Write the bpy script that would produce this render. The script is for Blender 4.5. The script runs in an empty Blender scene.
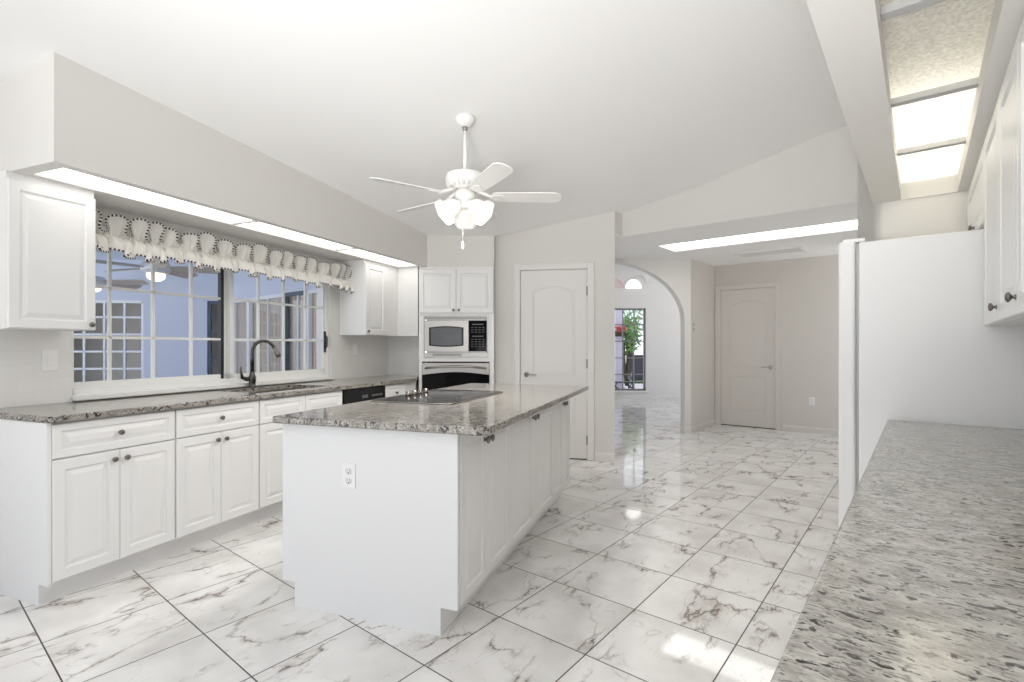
import bpy, bmesh, math, random
from mathutils import Vector, Matrix, geometry
random.seed(7)
C = bpy.context.scene
COL = C.collection
H = 1.243
# ---------------------------------------------------------------- camera
cam_d = bpy.data.cameras.new('camera')
cam = bpy.data.objects.new('camera', cam_d); COL.objects.link(cam)
cam.location = (0, 0, H); cam.rotation_euler = (math.pi/2, 0, 0)
cam_d.sensor_width = 36.0; cam_d.lens = 506.0*36/1024
cam_d.shift_y = 6.0/1024
cam_d.clip_start = 0.02
C.camera = cam
# ---------------------------------------------------------------- world, exposure
w = bpy.data.worlds.new('world'); C.world = w; w.use_nodes = True
bg = w.node_tree.nodes['Background']
# bright overcast sky above; added glow below the horizon to lift the ceiling
_t = w.node_tree; _tc = _t.nodes.new('ShaderNodeTexCoord'); _sp = _t.nodes.new('ShaderNodeSeparateXYZ'); _rp = _t.nodes.new('ShaderNodeValToRGB')
_ad = _t.nodes.new('ShaderNodeMath'); _ad.operation = 'MULTIPLY_ADD'; _ad.inputs[1].default_value = 0.5; _ad.inputs[2].default_value = 0.5
_t.links.new(_tc.outputs['Generated'], _sp.inputs[0]); _t.links.new(_sp.outputs[2], _ad.inputs[0]); _t.links.new(_ad.outputs[0], _rp.inputs[0])
_rp.color_ramp.elements[0].position = 0.44; _rp.color_ramp.elements[0].color = (1.0, 0.995, 0.985, 1)
_rp.color_ramp.elements[1].position = 0.52; _rp.color_ramp.elements[1].color = (0.448, 0.475, 0.523, 1)
_t.links.new(_rp.outputs[0], bg.inputs[0]); bg.inputs[1].default_value = 2.8
C.view_settings.view_transform = 'Standard'
C.view_settings.look = 'None'
C.view_settings.exposure = 0.0
C.view_settings.gamma = 1.0
C.view_settings.use_curve_mapping = False
C.cycles.max_bounces = 14; C.cycles.diffuse_bounces = 8; C.cycles.transparent_max_bounces = 16
def area(name, loc, rot, sx, sy, power, col=(1, 1, 1)):
    l = bpy.data.lights.new(name, 'AREA'); l.shape = 'RECTANGLE'; l.size = sx; l.size_y = sy
    l.energy = power; l.color = col
    o = bpy.data.objects.new(name, l); COL.objects.link(o); o.location = loc; o.rotation_euler = rot
    return o
# added fill spot behind the camera, aimed up to brighten the ceiling
fl_ = bpy.data.lights.new('added_ceiling_fill', 'SPOT'); fl_.energy = 450; fl_.color = (1, 0.995, 0.985); fl_.spot_size = math.radians(94); fl_.spot_blend = 1.0; fl_.shadow_soft_size = 0.35
fo_ = bpy.data.objects.new('added_ceiling_fill', fl_); COL.objects.link(fo_); fo_.location = (-0.5, -0.5, 1.02); fo_.rotation_euler = (math.radians(130), 0, math.radians(-14))
# ---------------------------------------------------------------- frames: K left run, I island, T tiles and right run
class Frame:
    def __init__(s, deg):
        s.a = math.radians(deg); s.ca = math.cos(s.a); s.sa = math.sin(s.a)
    def xy(s, u, v): return (u*s.ca + v*s.sa, -u*s.sa + v*s.ca)
    def uv(s, x, y): return (x*s.ca - y*s.sa, x*s.sa + y*s.ca)
K = Frame(21.6); I = Frame(19.1); T = Frame(38.9); W = Frame(0)
# ---------------------------------------------------------------- node helpers
class N:
    def __init__(s, m): s.t = m.node_tree; s.n = m.node_tree.nodes; s.l = m.node_tree.links
    def new(s, typ, ins=None, **kw):
        nd = s.n.new(typ)
        for k, v in kw.items(): setattr(nd, k, v)
        if ins:
            for k, v in ins.items():
                if hasattr(v, 'is_output') or isinstance(v, bpy.types.NodeSocket): s.l.new(v, nd.inputs[k])
                else: nd.inputs[k].default_value = v
        return nd
    def math(s, op, a, b=None, c=None):
        nd = s.n.new('ShaderNodeMath'); nd.operation = op
        for i, v in enumerate((a, b, c)):
            if v is None: continue
            if isinstance(v, bpy.types.NodeSocket): s.l.new(v, nd.inputs[i])
            else: nd.inputs[i].default_value = v
        return nd.outputs[0]
    def mix(s, fac, a, b):
        nd = s.n.new('ShaderNodeMix'); nd.data_type = 'RGBA'
        for i, v in ((0, fac), (6, a), (7, b)):
            if isinstance(v, bpy.types.NodeSocket): s.l.new(v, nd.inputs[i])
            else: nd.inputs[i].default_value = v if i == 0 else (*v, 1)
        return nd.outputs[2]
    def ramp(s, fac, stops, interp='LINEAR'):
        nd = s.n.new('ShaderNodeValToRGB'); cr = nd.color_ramp; cr.interpolation = interp
        while len(cr.elements) < len(stops): cr.elements.new(0.5)
        for e, (p, c) in zip(cr.elements, stops): e.position = p; e.color = (*c, 1) if len(c) == 3 else c
        s.l.new(fac, nd.inputs[0]); return nd.outputs[0]
def mat(name, col, rough=0.5, metal=0.0, spec=0.5, bump=0.0, bscale=200.0, emit=None, estr=0.0):
    m = bpy.data.materials.new(name); m.use_nodes = True
    b = m.node_tree.nodes['Principled BSDF']; q = N(m)
    b.inputs['Base Color'].default_value = (*col, 1); b.inputs['Roughness'].default_value = rough
    b.inputs['Metallic'].default_value = metal; b.inputs['Specular IOR Level'].default_value = spec
    if emit: b.inputs['Emission Color'].default_value = (*emit, 1); b.inputs['Emission Strength'].default_value = estr
    tc = q.new('ShaderNodeTexCoord')
    nz = q.new('ShaderNodeTexNoise', {'Vector': tc.outputs['Object'], 'Scale': bscale, 'Detail': 3.0})
    if bump:
        bp = q.new('ShaderNodeBump', {'Height': nz.outputs['Fac'], 'Strength': bump, 'Distance': 0.002})
        q.l.new(bp.outputs[0], b.inputs['Normal'])
    else:
        r = q.math('MULTIPLY_ADD', nz.outputs['Fac'], 0.04, max(rough-0.02, 0.0)); q.l.new(r, b.inputs['Roughness'])
    return m
def tile_mat():
    m = bpy.data.materials.new('marble_floor_tile'); m.use_nodes = True; q = N(m)
    b = m.node_tree.nodes['Principled BSDF']
    P = 0.4545; u0 = -0.5985; v0 = 0.868
    tc = q.new('ShaderNodeTexCoord'); sp = q.new('ShaderNodeSeparateXYZ', {0: tc.outputs['Object']})
    tu = q.math('DIVIDE', q.math('SUBTRACT', sp.outputs[0], u0), P); tv = q.math('DIVIDE', q.math('SUBTRACT', sp.outputs[1], v0), P)
    iu = q.math('FLOOR', tu); iv = q.math('FLOOR', tv); fu = q.math('FRACT', tu); fv = q.math('FRACT', tv)
    def edge(f): return q.math('MINIMUM', f, q.math('SUBTRACT', 1.0, f))
    e = q.math('MINIMUM', edge(fu), edge(fv))
    grout = q.math('LESS_THAN', e, 0.0062)
    cmb = q.new('ShaderNodeCombineXYZ', {0: iu, 1: iv})
    wn = q.new('ShaderNodeTexWhiteNoise', {'Vector': cmb.outputs[0]}, noise_dimensions='3D')
    off = q.new('ShaderNodeVectorMath', {0: wn.outputs['Color'], 1: (37.0, 41.0, 29.0)}, operation='MULTIPLY')
    loc = q.new('ShaderNodeCombineXYZ', {0: fu, 1: fv})
    pos = q.new('ShaderNodeVectorMath', {0: loc.outputs[0], 1: off.outputs[0]}, operation='ADD')
    # stretch the veins along one diagonal of the tile
    mp = q.new('ShaderNodeMapping', {'Vector': pos.outputs[0], 'Rotation': (0, 0, 0.6), 'Scale': (1.0, 0.42, 1.0)})
    n1 = q.new('ShaderNodeTexNoise', {'Vector': mp.outputs[0], 'Scale': 1.15, 'Detail': 4.5, 'Roughness': 0.52, 'Distortion': 0.7})
    # crack-like veins: distance to the edges of warped cells
    wz = q.new('ShaderNodeTexNoise', {'Vector': mp.outputs[0], 'Scale': 2.4, 'Detail': 5.0, 'Roughness': 0.6})
    wo = q.new('ShaderNodeVectorMath', {0: wz.outputs['Color'], 1: (0.62, 0.62, 0.62)}, operation='MULTIPLY')
    wp = q.new('ShaderNodeVectorMath', {0: mp.outputs[0], 1: wo.outputs[0]}, operation='ADD')
    vo = q.new('ShaderNodeTexVoronoi', {'Vector': wp.outputs[0], 'Scale': 1.55}, feature='DISTANCE_TO_EDGE')
    wd = q.new('ShaderNodeTexNoise', {'Vector': pos.outputs[0], 'Scale': 5.0, 'Detail': 2.0})
    d1 = q.math('DIVIDE', vo.outputs['Distance'], q.math('MULTIPLY_ADD', wd.outputs['Fac'], 4.4, -1.0))
    d1 = q.math('MAXIMUM', d1, 0.0)
    nm = q.new('ShaderNodeTexNoise', {'Vector': pos.outputs[0], 'Scale': 2.1, 'Detail': 2.0})
    mask = q.ramp(nm.outputs['Fac'], [(0.42, (0, 0, 0)), (0.60, (1, 1, 1))])
    vein = q.ramp(d1, [(0.0, (0.9, 0.9, 0.9)), (0.007, (0.75, 0.75, 0.75)), (0.013, (0.28, 0.28, 0.28)), (0.045, (0, 0, 0))])
    v1 = q.math('MULTIPLY', vein, mask)
    n2 = q.new('ShaderNodeTexNoise', {'Vector': mp.outputs[0], 'Scale': 2.6, 'Detail': 5.0, 'Distortion': 1.4})
    d2 = q.math('ABSOLUTE', q.math('SUBTRACT', n2.outputs['Fac'], 0.53))
    v2 = q.math('MULTIPLY', q.ramp(d2, [(0.0, (0.4, 0.4, 0.4)), (0.014, (0, 0, 0))]), mask)
    cloud = q.new('ShaderNodeTexNoise', {'Vector': pos.outputs[0], 'Scale': 1.6, 'Detail': 3.0})
    base = q.ramp(cloud.outputs['Fac'], [(0.3, (0.66, 0.645, 0.625)), (0.62, (0.80, 0.79, 0.775))])
    vs = q.math('MINIMUM', q.math('ADD', v1, v2), 1.0)
    tan = q.ramp(q.math('MULTIPLY', q.ramp(d1, [(0.02, (1, 1, 1)), (0.11, (0, 0, 0))]), q.ramp(nm.outputs['Fac'], [(0.56, (0, 0, 0)), (0.72, (0.55, 0.55, 0.55))])), [(0, (0, 0, 0)), (1, (1, 1, 1))])
    base = q.mix(tan, base, (0.50, 0.44, 0.39))
    c = q.mix(vs, base, (0.20, 0.165, 0.145))
    c = q.mix(grout, c, (0.065, 0.06, 0.055))
    q.l.new(c, b.inputs['Base Color'])
    rg = q.math('MULTIPLY_ADD', grout, 0.5, 0.055); q.l.new(rg, b.inputs['Roughness'])
    hgt = q.math('MULTIPLY', grout, -1.0)
    bp = q.new('ShaderNodeBump', {'Height': hgt, 'Strength': 0.4, 'Distance': 0.001}); q.l.new(bp.outputs[0], b.inputs['Normal'])
    return m
def granite_mat(name, stretch, base_a, base_b, fleck, thr, white=0.7):
    m = bpy.data.materials.new(name); m.use_nodes = True; q = N(m); b = m.node_tree.nodes['Principled BSDF']
    tc = q.new('ShaderNodeTexCoord')
    mp = q.new('ShaderNodeMapping', {'Vector': tc.outputs['Object'], 'Rotation': (0, 0, stretch[3]), 'Scale': stretch[:3]})
    n0 = q.new('ShaderNodeTexNoise', {'Vector': mp.outputs[0], 'Scale': 26.0, 'Detail': 5.0, 'Roughness': 0.7})
    n1 = q.new('ShaderNodeTexNoise', {'Vector': mp.outputs[0], 'Scale': 52.0, 'Detail': 3.0, 'Roughness': 0.6, 'Distortion': 0.5})
    n2 = q.new('ShaderNodeTexNoise', {'Vector': mp.outputs[0], 'Scale': 105.0, 'Detail': 2.0})
    n3 = q.new('ShaderNodeTexNoise', {'Vector': tc.outputs['Object'], 'Scale': 6.0, 'Detail': 2.0})
    base = q.ramp(n0.outputs['Fac'], [(0.34, base_b), (0.60, base_a)])
    warm = q.ramp(n3.outputs['Fac'], [(0.45, (0, 0, 0)), (0.75, (0.35, 0.35, 0.35))])
    c = q.mix(warm, base, (0.46, 0.41, 0.35))
    f1 = q.ramp(n1.outputs['Fac'], [(thr, (0, 0, 0)), (thr+0.05, (1, 1, 1))])
    c = q.mix(f1, c, fleck)
    f2 = q.ramp(n2.outputs['Fac'], [(0.565, (0, 0, 0)), (0.64, (0.8, 0.8, 0.8))])
    c = q.mix(f2, c, (0.16, 0.15, 0.14))
    f3 = q.ramp(n2.outputs['Fac'], [(0.33, (white, white, white)), (0.38, (0, 0, 0))])
    c = q.mix(f3, c, (0.86, 0.85, 0.82))
    q.l.new(c, b.inputs['Base Color']); b.inputs['Roughness'].default_value = 0.10
    return m
def subway_mat():
    m = bpy.data.materials.new('white_subway_tile'); m.use_nodes = True; q = N(m); b = m.node_tree.nodes['Principled BSDF']
    tc = q.new('ShaderNodeTexCoord'); sp = q.new('ShaderNodeSeparateXYZ', {0: tc.outputs['Object']})
    s = q.math('ADD', sp.outputs[0], sp.outputs[1])
    cb = q.new('ShaderNodeCombineXYZ', {0: s, 1: q.math('SUBTRACT', sp.outputs[2], 0.914)})
    br = q.new('ShaderNodeTexBrick', {'Vector': cb.outputs[0], 'Color1': (0.80, 0.79, 0.77, 1), 'Color2': (0.78, 0.77, 0.75, 1), 'Mortar': (0.755, 0.745, 0.725, 1),
               'Scale': 1.0, 'Mortar Size': 0.0016, 'Mortar Smooth': 0.2, 'Brick Width': 0.152, 'Row Height': 0.0762})
    q.l.new(br.outputs['Color'], b.inputs['Base Color']); b.inputs['Roughness'].default_value = 0.16
    bp = q.new('ShaderNodeBump', {'Height': br.outputs['Fac'], 'Strength': 0.3, 'Distance': -0.001}); q.l.new(bp.outputs[0], b.inputs['Normal'])
    return m
def glass_mat(name, tint, refl=0.06):
    m = bpy.data.materials.new(name); m.use_nodes = True; q = N(m)
    for nd in list(q.n):
        if nd.type != 'OUTPUT_MATERIAL': q.n.remove(nd)
    out = [x for x in q.n if x.type == 'OUTPUT_MATERIAL'][0]
    tr = q.new('ShaderNodeBsdfTransparent', {0: (*tint, 1)}); gl = q.new('ShaderNodeBsdfGlossy', {'Roughness': 0.02})
    lw = q.new('ShaderNodeLayerWeight', {'Blend': 0.12})
    fac = q.math('MULTIPLY_ADD', lw.outputs['Fresnel'], 0.6, refl*0.5)
    mx = q.new('ShaderNodeMixShader', {0: fac, 1: tr.outputs[0], 2: gl.outputs[0]}); q.l.new(mx.outputs[0], out.inputs[0])
    return m
def emit_mat(name, col, s):
    m = bpy.data.materials.new(name); m.use_nodes = True; q = N(m)
    b = m.node_tree.nodes['Principled BSDF']
    b.inputs['Base Color'].default_value = (0.9, 0.9, 0.88, 1); b.inputs['Emission Color'].default_value = (*col, 1); b.inputs['Emission Strength'].default_value = s
    tc = q.new('ShaderNodeTexCoord'); vz = q.new('ShaderNodeTexVoronoi', {'Vector': tc.outputs['Object'], 'Scale': 90.0})
    bp = q.new('ShaderNodeBump', {'Height': vz.outputs['Distance'], 'Strength': 0.3, 'Distance': 0.002}); q.l.new(bp.outputs[0], b.inputs['Normal'])
    return m
def diffuser_mat():
    m = bpy.data.materials.new('crackled_acrylic_diffuser'); m.use_nodes = True; q = N(m)
    for nd in list(q.n):
        if nd.type != 'OUTPUT_MATERIAL': q.n.remove(nd)
    out = [x for x in q.n if x.type == 'OUTPUT_MATERIAL'][0]
    tc = q.new('ShaderNodeTexCoord'); vz = q.new('ShaderNodeTexVoronoi', {'Vector': tc.outputs['Object'], 'Scale': 85.0})
    nz = q.new('ShaderNodeTexNoise', {'Vector': tc.outputs['Object'], 'Scale': 60.0, 'Detail': 3.0})
    f = q.math('MULTIPLY_ADD', vz.outputs['Distance'], 0.5, q.math('MULTIPLY', nz.outputs['Fac'], 0.6))
    c = q.ramp(f, [(0.25, (0.66, 0.645, 0.59)), (0.75, (0.90, 0.885, 0.84))])
    tr = q.new('ShaderNodeBsdfTranslucent', {0: c}); df = q.new('ShaderNodeBsdfDiffuse', {0: c})
    mx = q.new('ShaderNodeMixShader', {0: 0.45, 1: tr.outputs[0], 2: df.outputs[0]}); q.l.new(mx.outputs[0], out.inputs[0])
    return m
def foliage_mat():
    m = bpy.data.materials.new('green_leaves'); m.use_nodes = True; q = N(m); b = m.node_tree.nodes['Principled BSDF']
    tc = q.new('ShaderNodeTexCoord'); nz = q.new('ShaderNodeTexNoise', {'Vector': tc.outputs['Object'], 'Scale': 5.0, 'Detail': 3.0})
    q.l.new(q.ramp(nz.outputs['Fac'], [(0.3, (0.03, 0.10, 0.02)), (0.55, (0.12, 0.26, 0.05)), (0.75, (0.35, 0.50, 0.15))]), b.inputs['Base Color'])
    return m
def granular(name, ca, cb, scale, rough=0.8):
    m = bpy.data.materials.new(name); m.use_nodes = True; q = N(m); b = m.node_tree.nodes['Principled BSDF']
    tc = q.new('ShaderNodeTexCoord'); nz = q.new('ShaderNodeTexNoise', {'Vector': tc.outputs['Object'], 'Scale': scale, 'Detail': 4.0})
    q.l.new(q.ramp(nz.outputs['Fac'], [(0.35, ca), (0.65, cb)]), b.inputs['Base Color']); b.inputs['Roughness'].default_value = rough
    return m
M = {}
M['wall'] = mat('greige_wall_paint', (0.71, 0.695, 0.67), 0.75, bump=0.12, bscale=160)
M['tandoor'] = mat('tan_shaded_door_paint', (0.645, 0.615, 0.58), 0.4)  # door and baseboard paint toned down, passage dimness put into the colour
M['tan'] = mat('tan_shaded_passage_paint', (0.62, 0.59, 0.55), 0.75, bump=0.12, bscale=160)  # wall paint made darker and warmer, the passage shade is in the colour
M['ceil'] = mat('white_ceiling_paint', (0.90, 0.898, 0.893), 0.8, bump=0.08, bscale=160)
M['trim'] = mat('trim_paint', (0.76, 0.745, 0.725), 0.45)
M['door'] = mat('door_paint', (0.76, 0.745, 0.725), 0.4)
M['cab'] = mat('white_thermofoil', (0.80, 0.795, 0.785), 0.32)
M['cabin'] = mat('white_melamine', (0.80, 0.80, 0.80), 0.35)
M['steel'] = mat('stainless_steel', (0.33, 0.315, 0.295), 0.34, 1.0)
M['dsteel'] = mat('vent_steel', (0.36, 0.35, 0.34), 0.35, 1.0)
M['pewter'] = mat('pewter_metal', (0.20, 0.18, 0.165), 0.3, 1.0)
M['bronze'] = mat('dark_bronze', (0.022, 0.019, 0.017), 0.5, 0.0)
M['dnick'] = mat('dark_brushed_nickel', (0.11, 0.105, 0.10), 0.22, 1.0)
M['nickel'] = mat('satin_nickel', (0.40, 0.37, 0.34), 0.3, 1.0)
M['black'] = mat('black_enamel', (0.008, 0.008, 0.009), 0.25, spec=0.25)
M['bglass'] = mat('black_glass', (0.006, 0.006, 0.007), 0.05, spec=0.03)
M['mglass'] = mat('microwave_glass', (0.075, 0.077, 0.08), 0.25)
M['key'] = mat('grey_key_print', (0.10, 0.10, 0.105), 0.5)
M['fridge'] = mat('white_fridge_enamel', (0.78, 0.78, 0.775), 0.32, bump=0.05, bscale=600)
M['gask'] = mat('grey_gasket', (0.42, 0.42, 0.42), 0.6)
M['ring'] = mat('faint_burner_print', (0.035, 0.035, 0.036), 0.3)
M['plate'] = mat('white_plastic', (0.84, 0.84, 0.83), 0.35)
M['dslot'] = mat('vent_slot_grey', (0.12, 0.115, 0.11), 0.5)
M['slot'] = mat('outlet_slot', (0.10, 0.10, 0.10), 0.6)
M['vinyl'] = mat('white_vinyl_frame', (0.80, 0.80, 0.78), 0.35)
M['alu'] = mat('dark_window_channel', (0.02, 0.025, 0.03), 0.4)
M['fan'] = mat('white_fan_enamel', (0.82, 0.81, 0.79), 0.35)
M['fabric'] = mat('ivory_valance_fabric', (0.73, 0.71, 0.67), 0.9, bump=0.4, bscale=420)
M['beadd'] = mat('black_trim_thread', (0.025, 0.025, 0.03), 0.7)
M['beadw'] = mat('white_trim_thread', (0.80, 0.78, 0.74), 0.7)
M['tile'] = tile_mat()
M['gran'] = granite_mat('speckled_granite', (0.85, 0.85, 0.85, 0), (0.40, 0.375, 0.335), (0.15, 0.135, 0.115), (0.030, 0.026, 0.024), 0.545, 0.3)
M['granR'] = granite_mat('streaked_granite', (0.85, 1.7, 1, 0.0), (0.50, 0.485, 0.45), (0.24, 0.23, 0.21), (0.028, 0.027, 0.026), 0.58, 0.2)
M['subway'] = subway_mat()
M['glass'] = glass_mat('window_glass', (0.95, 0.965, 0.99), 0.04)
M['clear'] = glass_mat('clear_glass', (0.97, 0.98, 0.98), 0.03)
M['strip'] = emit_mat('lit_diffuser', (1.0, 0.985, 0.95), 2.6)
M['hstrip'] = emit_mat('lit_hall_diffuser', (1.0, 0.98, 0.95), 4.6)
M['diff'] = diffuser_mat()
M['shade'] = emit_mat('frosted_lamp_glass', (1.0, 0.93, 0.82), 0.28)
M['globe'] = emit_mat('warm_lamp_globe', (1.0, 0.80, 0.50), 2.2)
M['blue'] = mat('periwinkle_lanai_paint', (0.60, 0.65, 0.77), 0.75, bump=0.1)
M['blueceil'] = mat('pale_lanai_ceiling', (0.66, 0.71, 0.80), 0.8)
M['bluetrim'] = mat('pale_blue_door_paint', (0.80, 0.83, 0.88), 0.45)
M['navy'] = mat('slate_blue_paint', (0.06, 0.10, 0.14), 0.5)
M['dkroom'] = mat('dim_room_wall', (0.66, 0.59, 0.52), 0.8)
M['blind'] = mat('tan_vertical_blind', (0.90, 0.74, 0.59), 0.8, bump=0.2)
M['fanwood'] = mat('weathered_grey_blade', (0.46, 0.41, 0.37), 0.6)
M['pewfan'] = mat('brushed_nickel_motor', (0.66, 0.67, 0.69), 0.4, 0.3)
M['leaf'] = foliage_mat()
M['bark'] = granular('dark_bark', (0.02, 0.014, 0.01), (0.07, 0.05, 0.04), 12)
M['paving'] = granular('pale_paving', (0.55, 0.53, 0.55), (0.75, 0.72, 0.72), 9)
M['lawn'] = granular('lawn_green', (0.10, 0.22, 0.04), (0.35, 0.48, 0.14), 6)
M['lilac'] = mat('pale_lilac_stucco', (0.62, 0.58, 0.72), 0.8)
M['red'] = mat('red_petals', (0.62, 0.10, 0.08), 0.7)
M['slate'] = mat('dark_slate_wicker', (0.05, 0.05, 0.07), 0.7, bump=0.4, bscale=90)
M['pink'] = mat('pleated_pink_shade', (0.82, 0.70, 0.71), 0.9)
M['lead'] = mat('grey_muntin', (0.22, 0.22, 0.23), 0.5)
M['rwall'] = mat('pale_dining_paint', (0.76, 0.745, 0.73), 0.75)
# ---------------------------------------------------------------- mesh builder
class MB:
    """collects shapes; coordinates are given in frame space and shifted by -off"""
    def __init__(s, off=(0, 0, 0)): s.b = bmesh.new(); s.off = Vector(off); s.slot = 0
    def _v(s, p): return s.b.verts.new(Vector(p)-s.off)
    def _fin(s, faces, smooth=False):
        for f in faces: f.material_index = s.slot; f.smooth = smooth
    def poly(s, pts, smooth=False):
        f = s.b.faces.new([s._v(p) for p in pts]); s._fin([f], smooth); return f
    def box(s, x0, x1, y0, y1, z0, z1, bev=0.0, seg=2):
        x0, x1 = sorted((x0, x1)); y0, y1 = sorted((y0, y1)); z0, z1 = sorted((z0, z1))
        v = [s._v((x, y, z)) for x in (x0, x1) for y in (y0, y1) for z in (z0, z1)]
        idx = [(0, 1, 3, 2), (4, 6, 7, 5), (0, 4, 5, 1), (2, 3, 7, 6), (0, 2, 6, 4), (1, 5, 7, 3)]
        fs = [s.b.faces.new([v[i] for i in q]) for q in idx]; s._fin(fs)
        if bev:
            ed = list({e for f in fs for e in f.edges})
            r = bmesh.ops.bevel(s.b, geom=ed, offset=bev, segments=seg, profile=0.5, affect='EDGES')
            s._fin(r['faces'], True)
    def mbox(s, Mf, a0, a1, b0, b1, c0, c1, bev=0.0):
        p = Mf(a0, b0, c0); q = Mf(a1, b1, c1); s.box(p[0], q[0], p[1], q[1], p[2], q[2], bev)
    def prism(s, pts, z0, z1, bev=0.0):
        lo = [s._v((x, y, z0)) for x, y in pts]; hi = [s._v((x, y, z1)) for x, y in pts]; n = len(pts)
        fs = [s.b.faces.new(lo[::-1]), s.b.faces.new(hi)] + [s.b.faces.new((lo[i], lo[(i+1) % n], hi[(i+1) % n], hi[i])) for i in range(n)]
        s._fin(fs)
        if bev:
            ed = [e for e in {e for f in fs for e in f.edges} if abs(e.verts[0].co.z-e.verts[1].co.z) < 1e-6]
            r = bmesh.ops.bevel(s.b, geom=ed, offset=bev, segments=3, profile=0.5, affect='EDGES'); s._fin(r['faces'], True)
    def extrude(s, Mf, pts, c0, c1):
        lo = [s._v(Mf(a, b, c0)) for a, b in pts]; hi = [s._v(Mf(a, b, c1)) for a, b in pts]; n = len(pts)
        fs = [s.b.faces.new(lo[::-1]), s.b.faces.new(hi)] + [s.b.faces.new((lo[i], lo[(i+1) % n], hi[(i+1) % n], hi[i])) for i in range(n)]
        s._fin(fs)
    def rings(s, rings, cap0=True, cap1=True, closed=True, smooth=False):
        vs = [[s._v(p) for p in r] for r in rings]; n = len(vs[0]); fs = []
        for a, b in zip(vs, vs[1:]):
            for i in range(n if closed else n-1):
                j = (i+1) % n; fs.append(s.b.faces.new((a[i], a[j], b[j], b[i])))
        s._fin(fs, smooth)
        if cap0: s._fin([s.b.faces.new(vs[0][::-1])])
        if cap1: s._fin([s.b.faces.new(vs[-1])])
    def lathe(s, c, prof, seg=24, Mf=None, cap0=True, cap1=True, wob=None):
        """prof: (r, h) pairs; axis z at c, or Mf(a,b,c) with c along the axis"""
        rs = []
        for k, (r, h) in enumerate(prof):
            ring = []
            for i in range(seg):
                t = 2*math.pi*i/seg; rr = max(r, 1e-5)*(1 + (wob(k, t) if wob else 0))
                x, y = rr*math.cos(t), rr*math.sin(t)
                ring.append(Mf(x, y, h) if Mf else (c[0]+x, c[1]+y, c[2]+h))
            rs.append(ring)
        s.rings(rs, cap0, cap1, True, True)
    def tube(s, pts, r, seg=10, rad=None):
        pts = [Vector(p) for p in pts]; rs = []; up = None
        for i, p in enumerate(pts):
            t = (pts[min(i+1, len(pts)-1)]-pts[max(i-1, 0)]).normalized()
            if up is None: up = Vector((0, 0, 1)) if abs(t.z) < 0.9 else Vector((1, 0, 0))
            a = t.cross(up).normalized(); b2 = a.cross(t).normalized(); up = b2
            rr = rad[i] if rad else r
            rs.append([p+a*rr*math.cos(2*math.pi*k/seg)+b2*rr*math.sin(2*math.pi*k/seg) for k in range(seg)])
        s.rings(rs, True, True, True, True)
    def build(s, name, m, parent=None, smooth=None):
        bmesh.ops.recalc_face_normals(s.b, faces=s.b.faces[:])
        me = bpy.data.meshes.new(name); s.b.to_mesh(me); s.b.free()
        for q in (m if isinstance(m, (list, tuple)) else [m]): me.materials.append(q)
        o = bpy.data.objects.new(name, me); COL.objects.link(o)
        if parent is not None: o.parent = parent
        return o
def frame_obj(o, F, base=(0, 0, 0)):
    x, y = F.xy(base[0], base[1]); o.location = (x, y, base[2]); o.rotation_euler = (0, 0, -F.a); return o
def thing(name, label, cat, F=W, base=(0, 0, 0), group=None):
    o = bpy.data.objects.new(name, None); COL.objects.link(o); o.empty_display_size = 0.1
    frame_obj(o, F, base); o['label'] = label; o['category'] = cat
    if group: o['group'] = group
    return o
def tag(o, label, cat, group=None):
    o['label'] = label; o['category'] = cat
    if group: o['group'] = group
    return o
def struct(o): o['kind'] = 'structure'; return o
def copy_thing(o, label, F=None, base=None):
    r = o.copy(); COL.objects.link(r); r['label'] = label
    if F: frame_obj(r, F, base)
    for ch in list(o.children):
        c = ch.copy(); COL.objects.link(c); c.parent = r
        for g in ch.children:
            d = g.copy(); COL.objects.link(d); d.parent = c
    return r
# orientation maps: (a across, b up, c outward) -> frame coordinates
def face_pu(u, v0, z0): return lambda a, b, c: (u+c, v0+a, z0+b)      # looks towards +u
def face_mu(u, v0, z0): return lambda a, b, c: (u-c, v0+a, z0+b)      # looks towards -u
def face_mv(u0, v, z0): return lambda a, b, c: (u0+a, v-c, z0+b)      # looks towards -v
def panel_front(mb, Mf, wd, ht, t=0.020, st=0.055):
    """raised panel door or drawer front, outer corner at a=0,b=0"""
    prof = [(0, 0), (0, t-0.004), (0.004, t), (st, t), (st+0.006, t-0.009), (st+0.014, t-0.009), (st+0.034, t-0.002)]
    rs = [[Mf(i, i, c), Mf(wd-i, i, c), Mf(wd-i, ht-i, c), Mf(i, ht-i, c)] for i, c in prof]
    mb.rings(rs, True, True)
def flat_front(mb, Mf, wd, ht, t=0.02):
    rs = [[Mf(i, i, c), Mf(wd-i, i, c), Mf(wd-i, ht-i, c), Mf(i, ht-i, c)] for i, c in ((0, 0), (0, t-0.004), (0.004, t))]
    mb.rings(rs, True, True)
def knob(parent, Mf, off, m='pewter', s=0.88):
    mb = MB(off)
    mb.lathe(None, [(0.009*s, 0), (0.009*s, 0.003*s), (0.005*s, 0.006*s), (0.006*s, 0.011*s), (0.012*s, 0.014*s), (0.0165*s, 0.018*s), (0.016*s, 0.022*s), (0.010*s, 0.026*s), (0.0, 0.027*s)], 16, Mf)
    return mb.build('knob', M[m], parent)
def shift(Mf, a, b, c): return lambda x, y, z: Mf(a+x, b+y, c+z)

# ================================================================ SETTING
mb = MB()
fl = [(-11.5, 1.2), (-3.6, -1.6), (-2.0, -1.9), (0.9, -1.9), (1.4, 0.0), (6.4, 6.0), (6.4, 12.3), (-11.5, 12.3)]
mb.prism([T.uv(*p) for p in fl], -0.1, 0.0)
struct(frame_obj(mb.build('floor', M['tile']), T))
CP = (3.302, 0.146, -0.135)
def cz(x, y): return CP[0]+CP[1]*x+CP[2]*y
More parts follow.
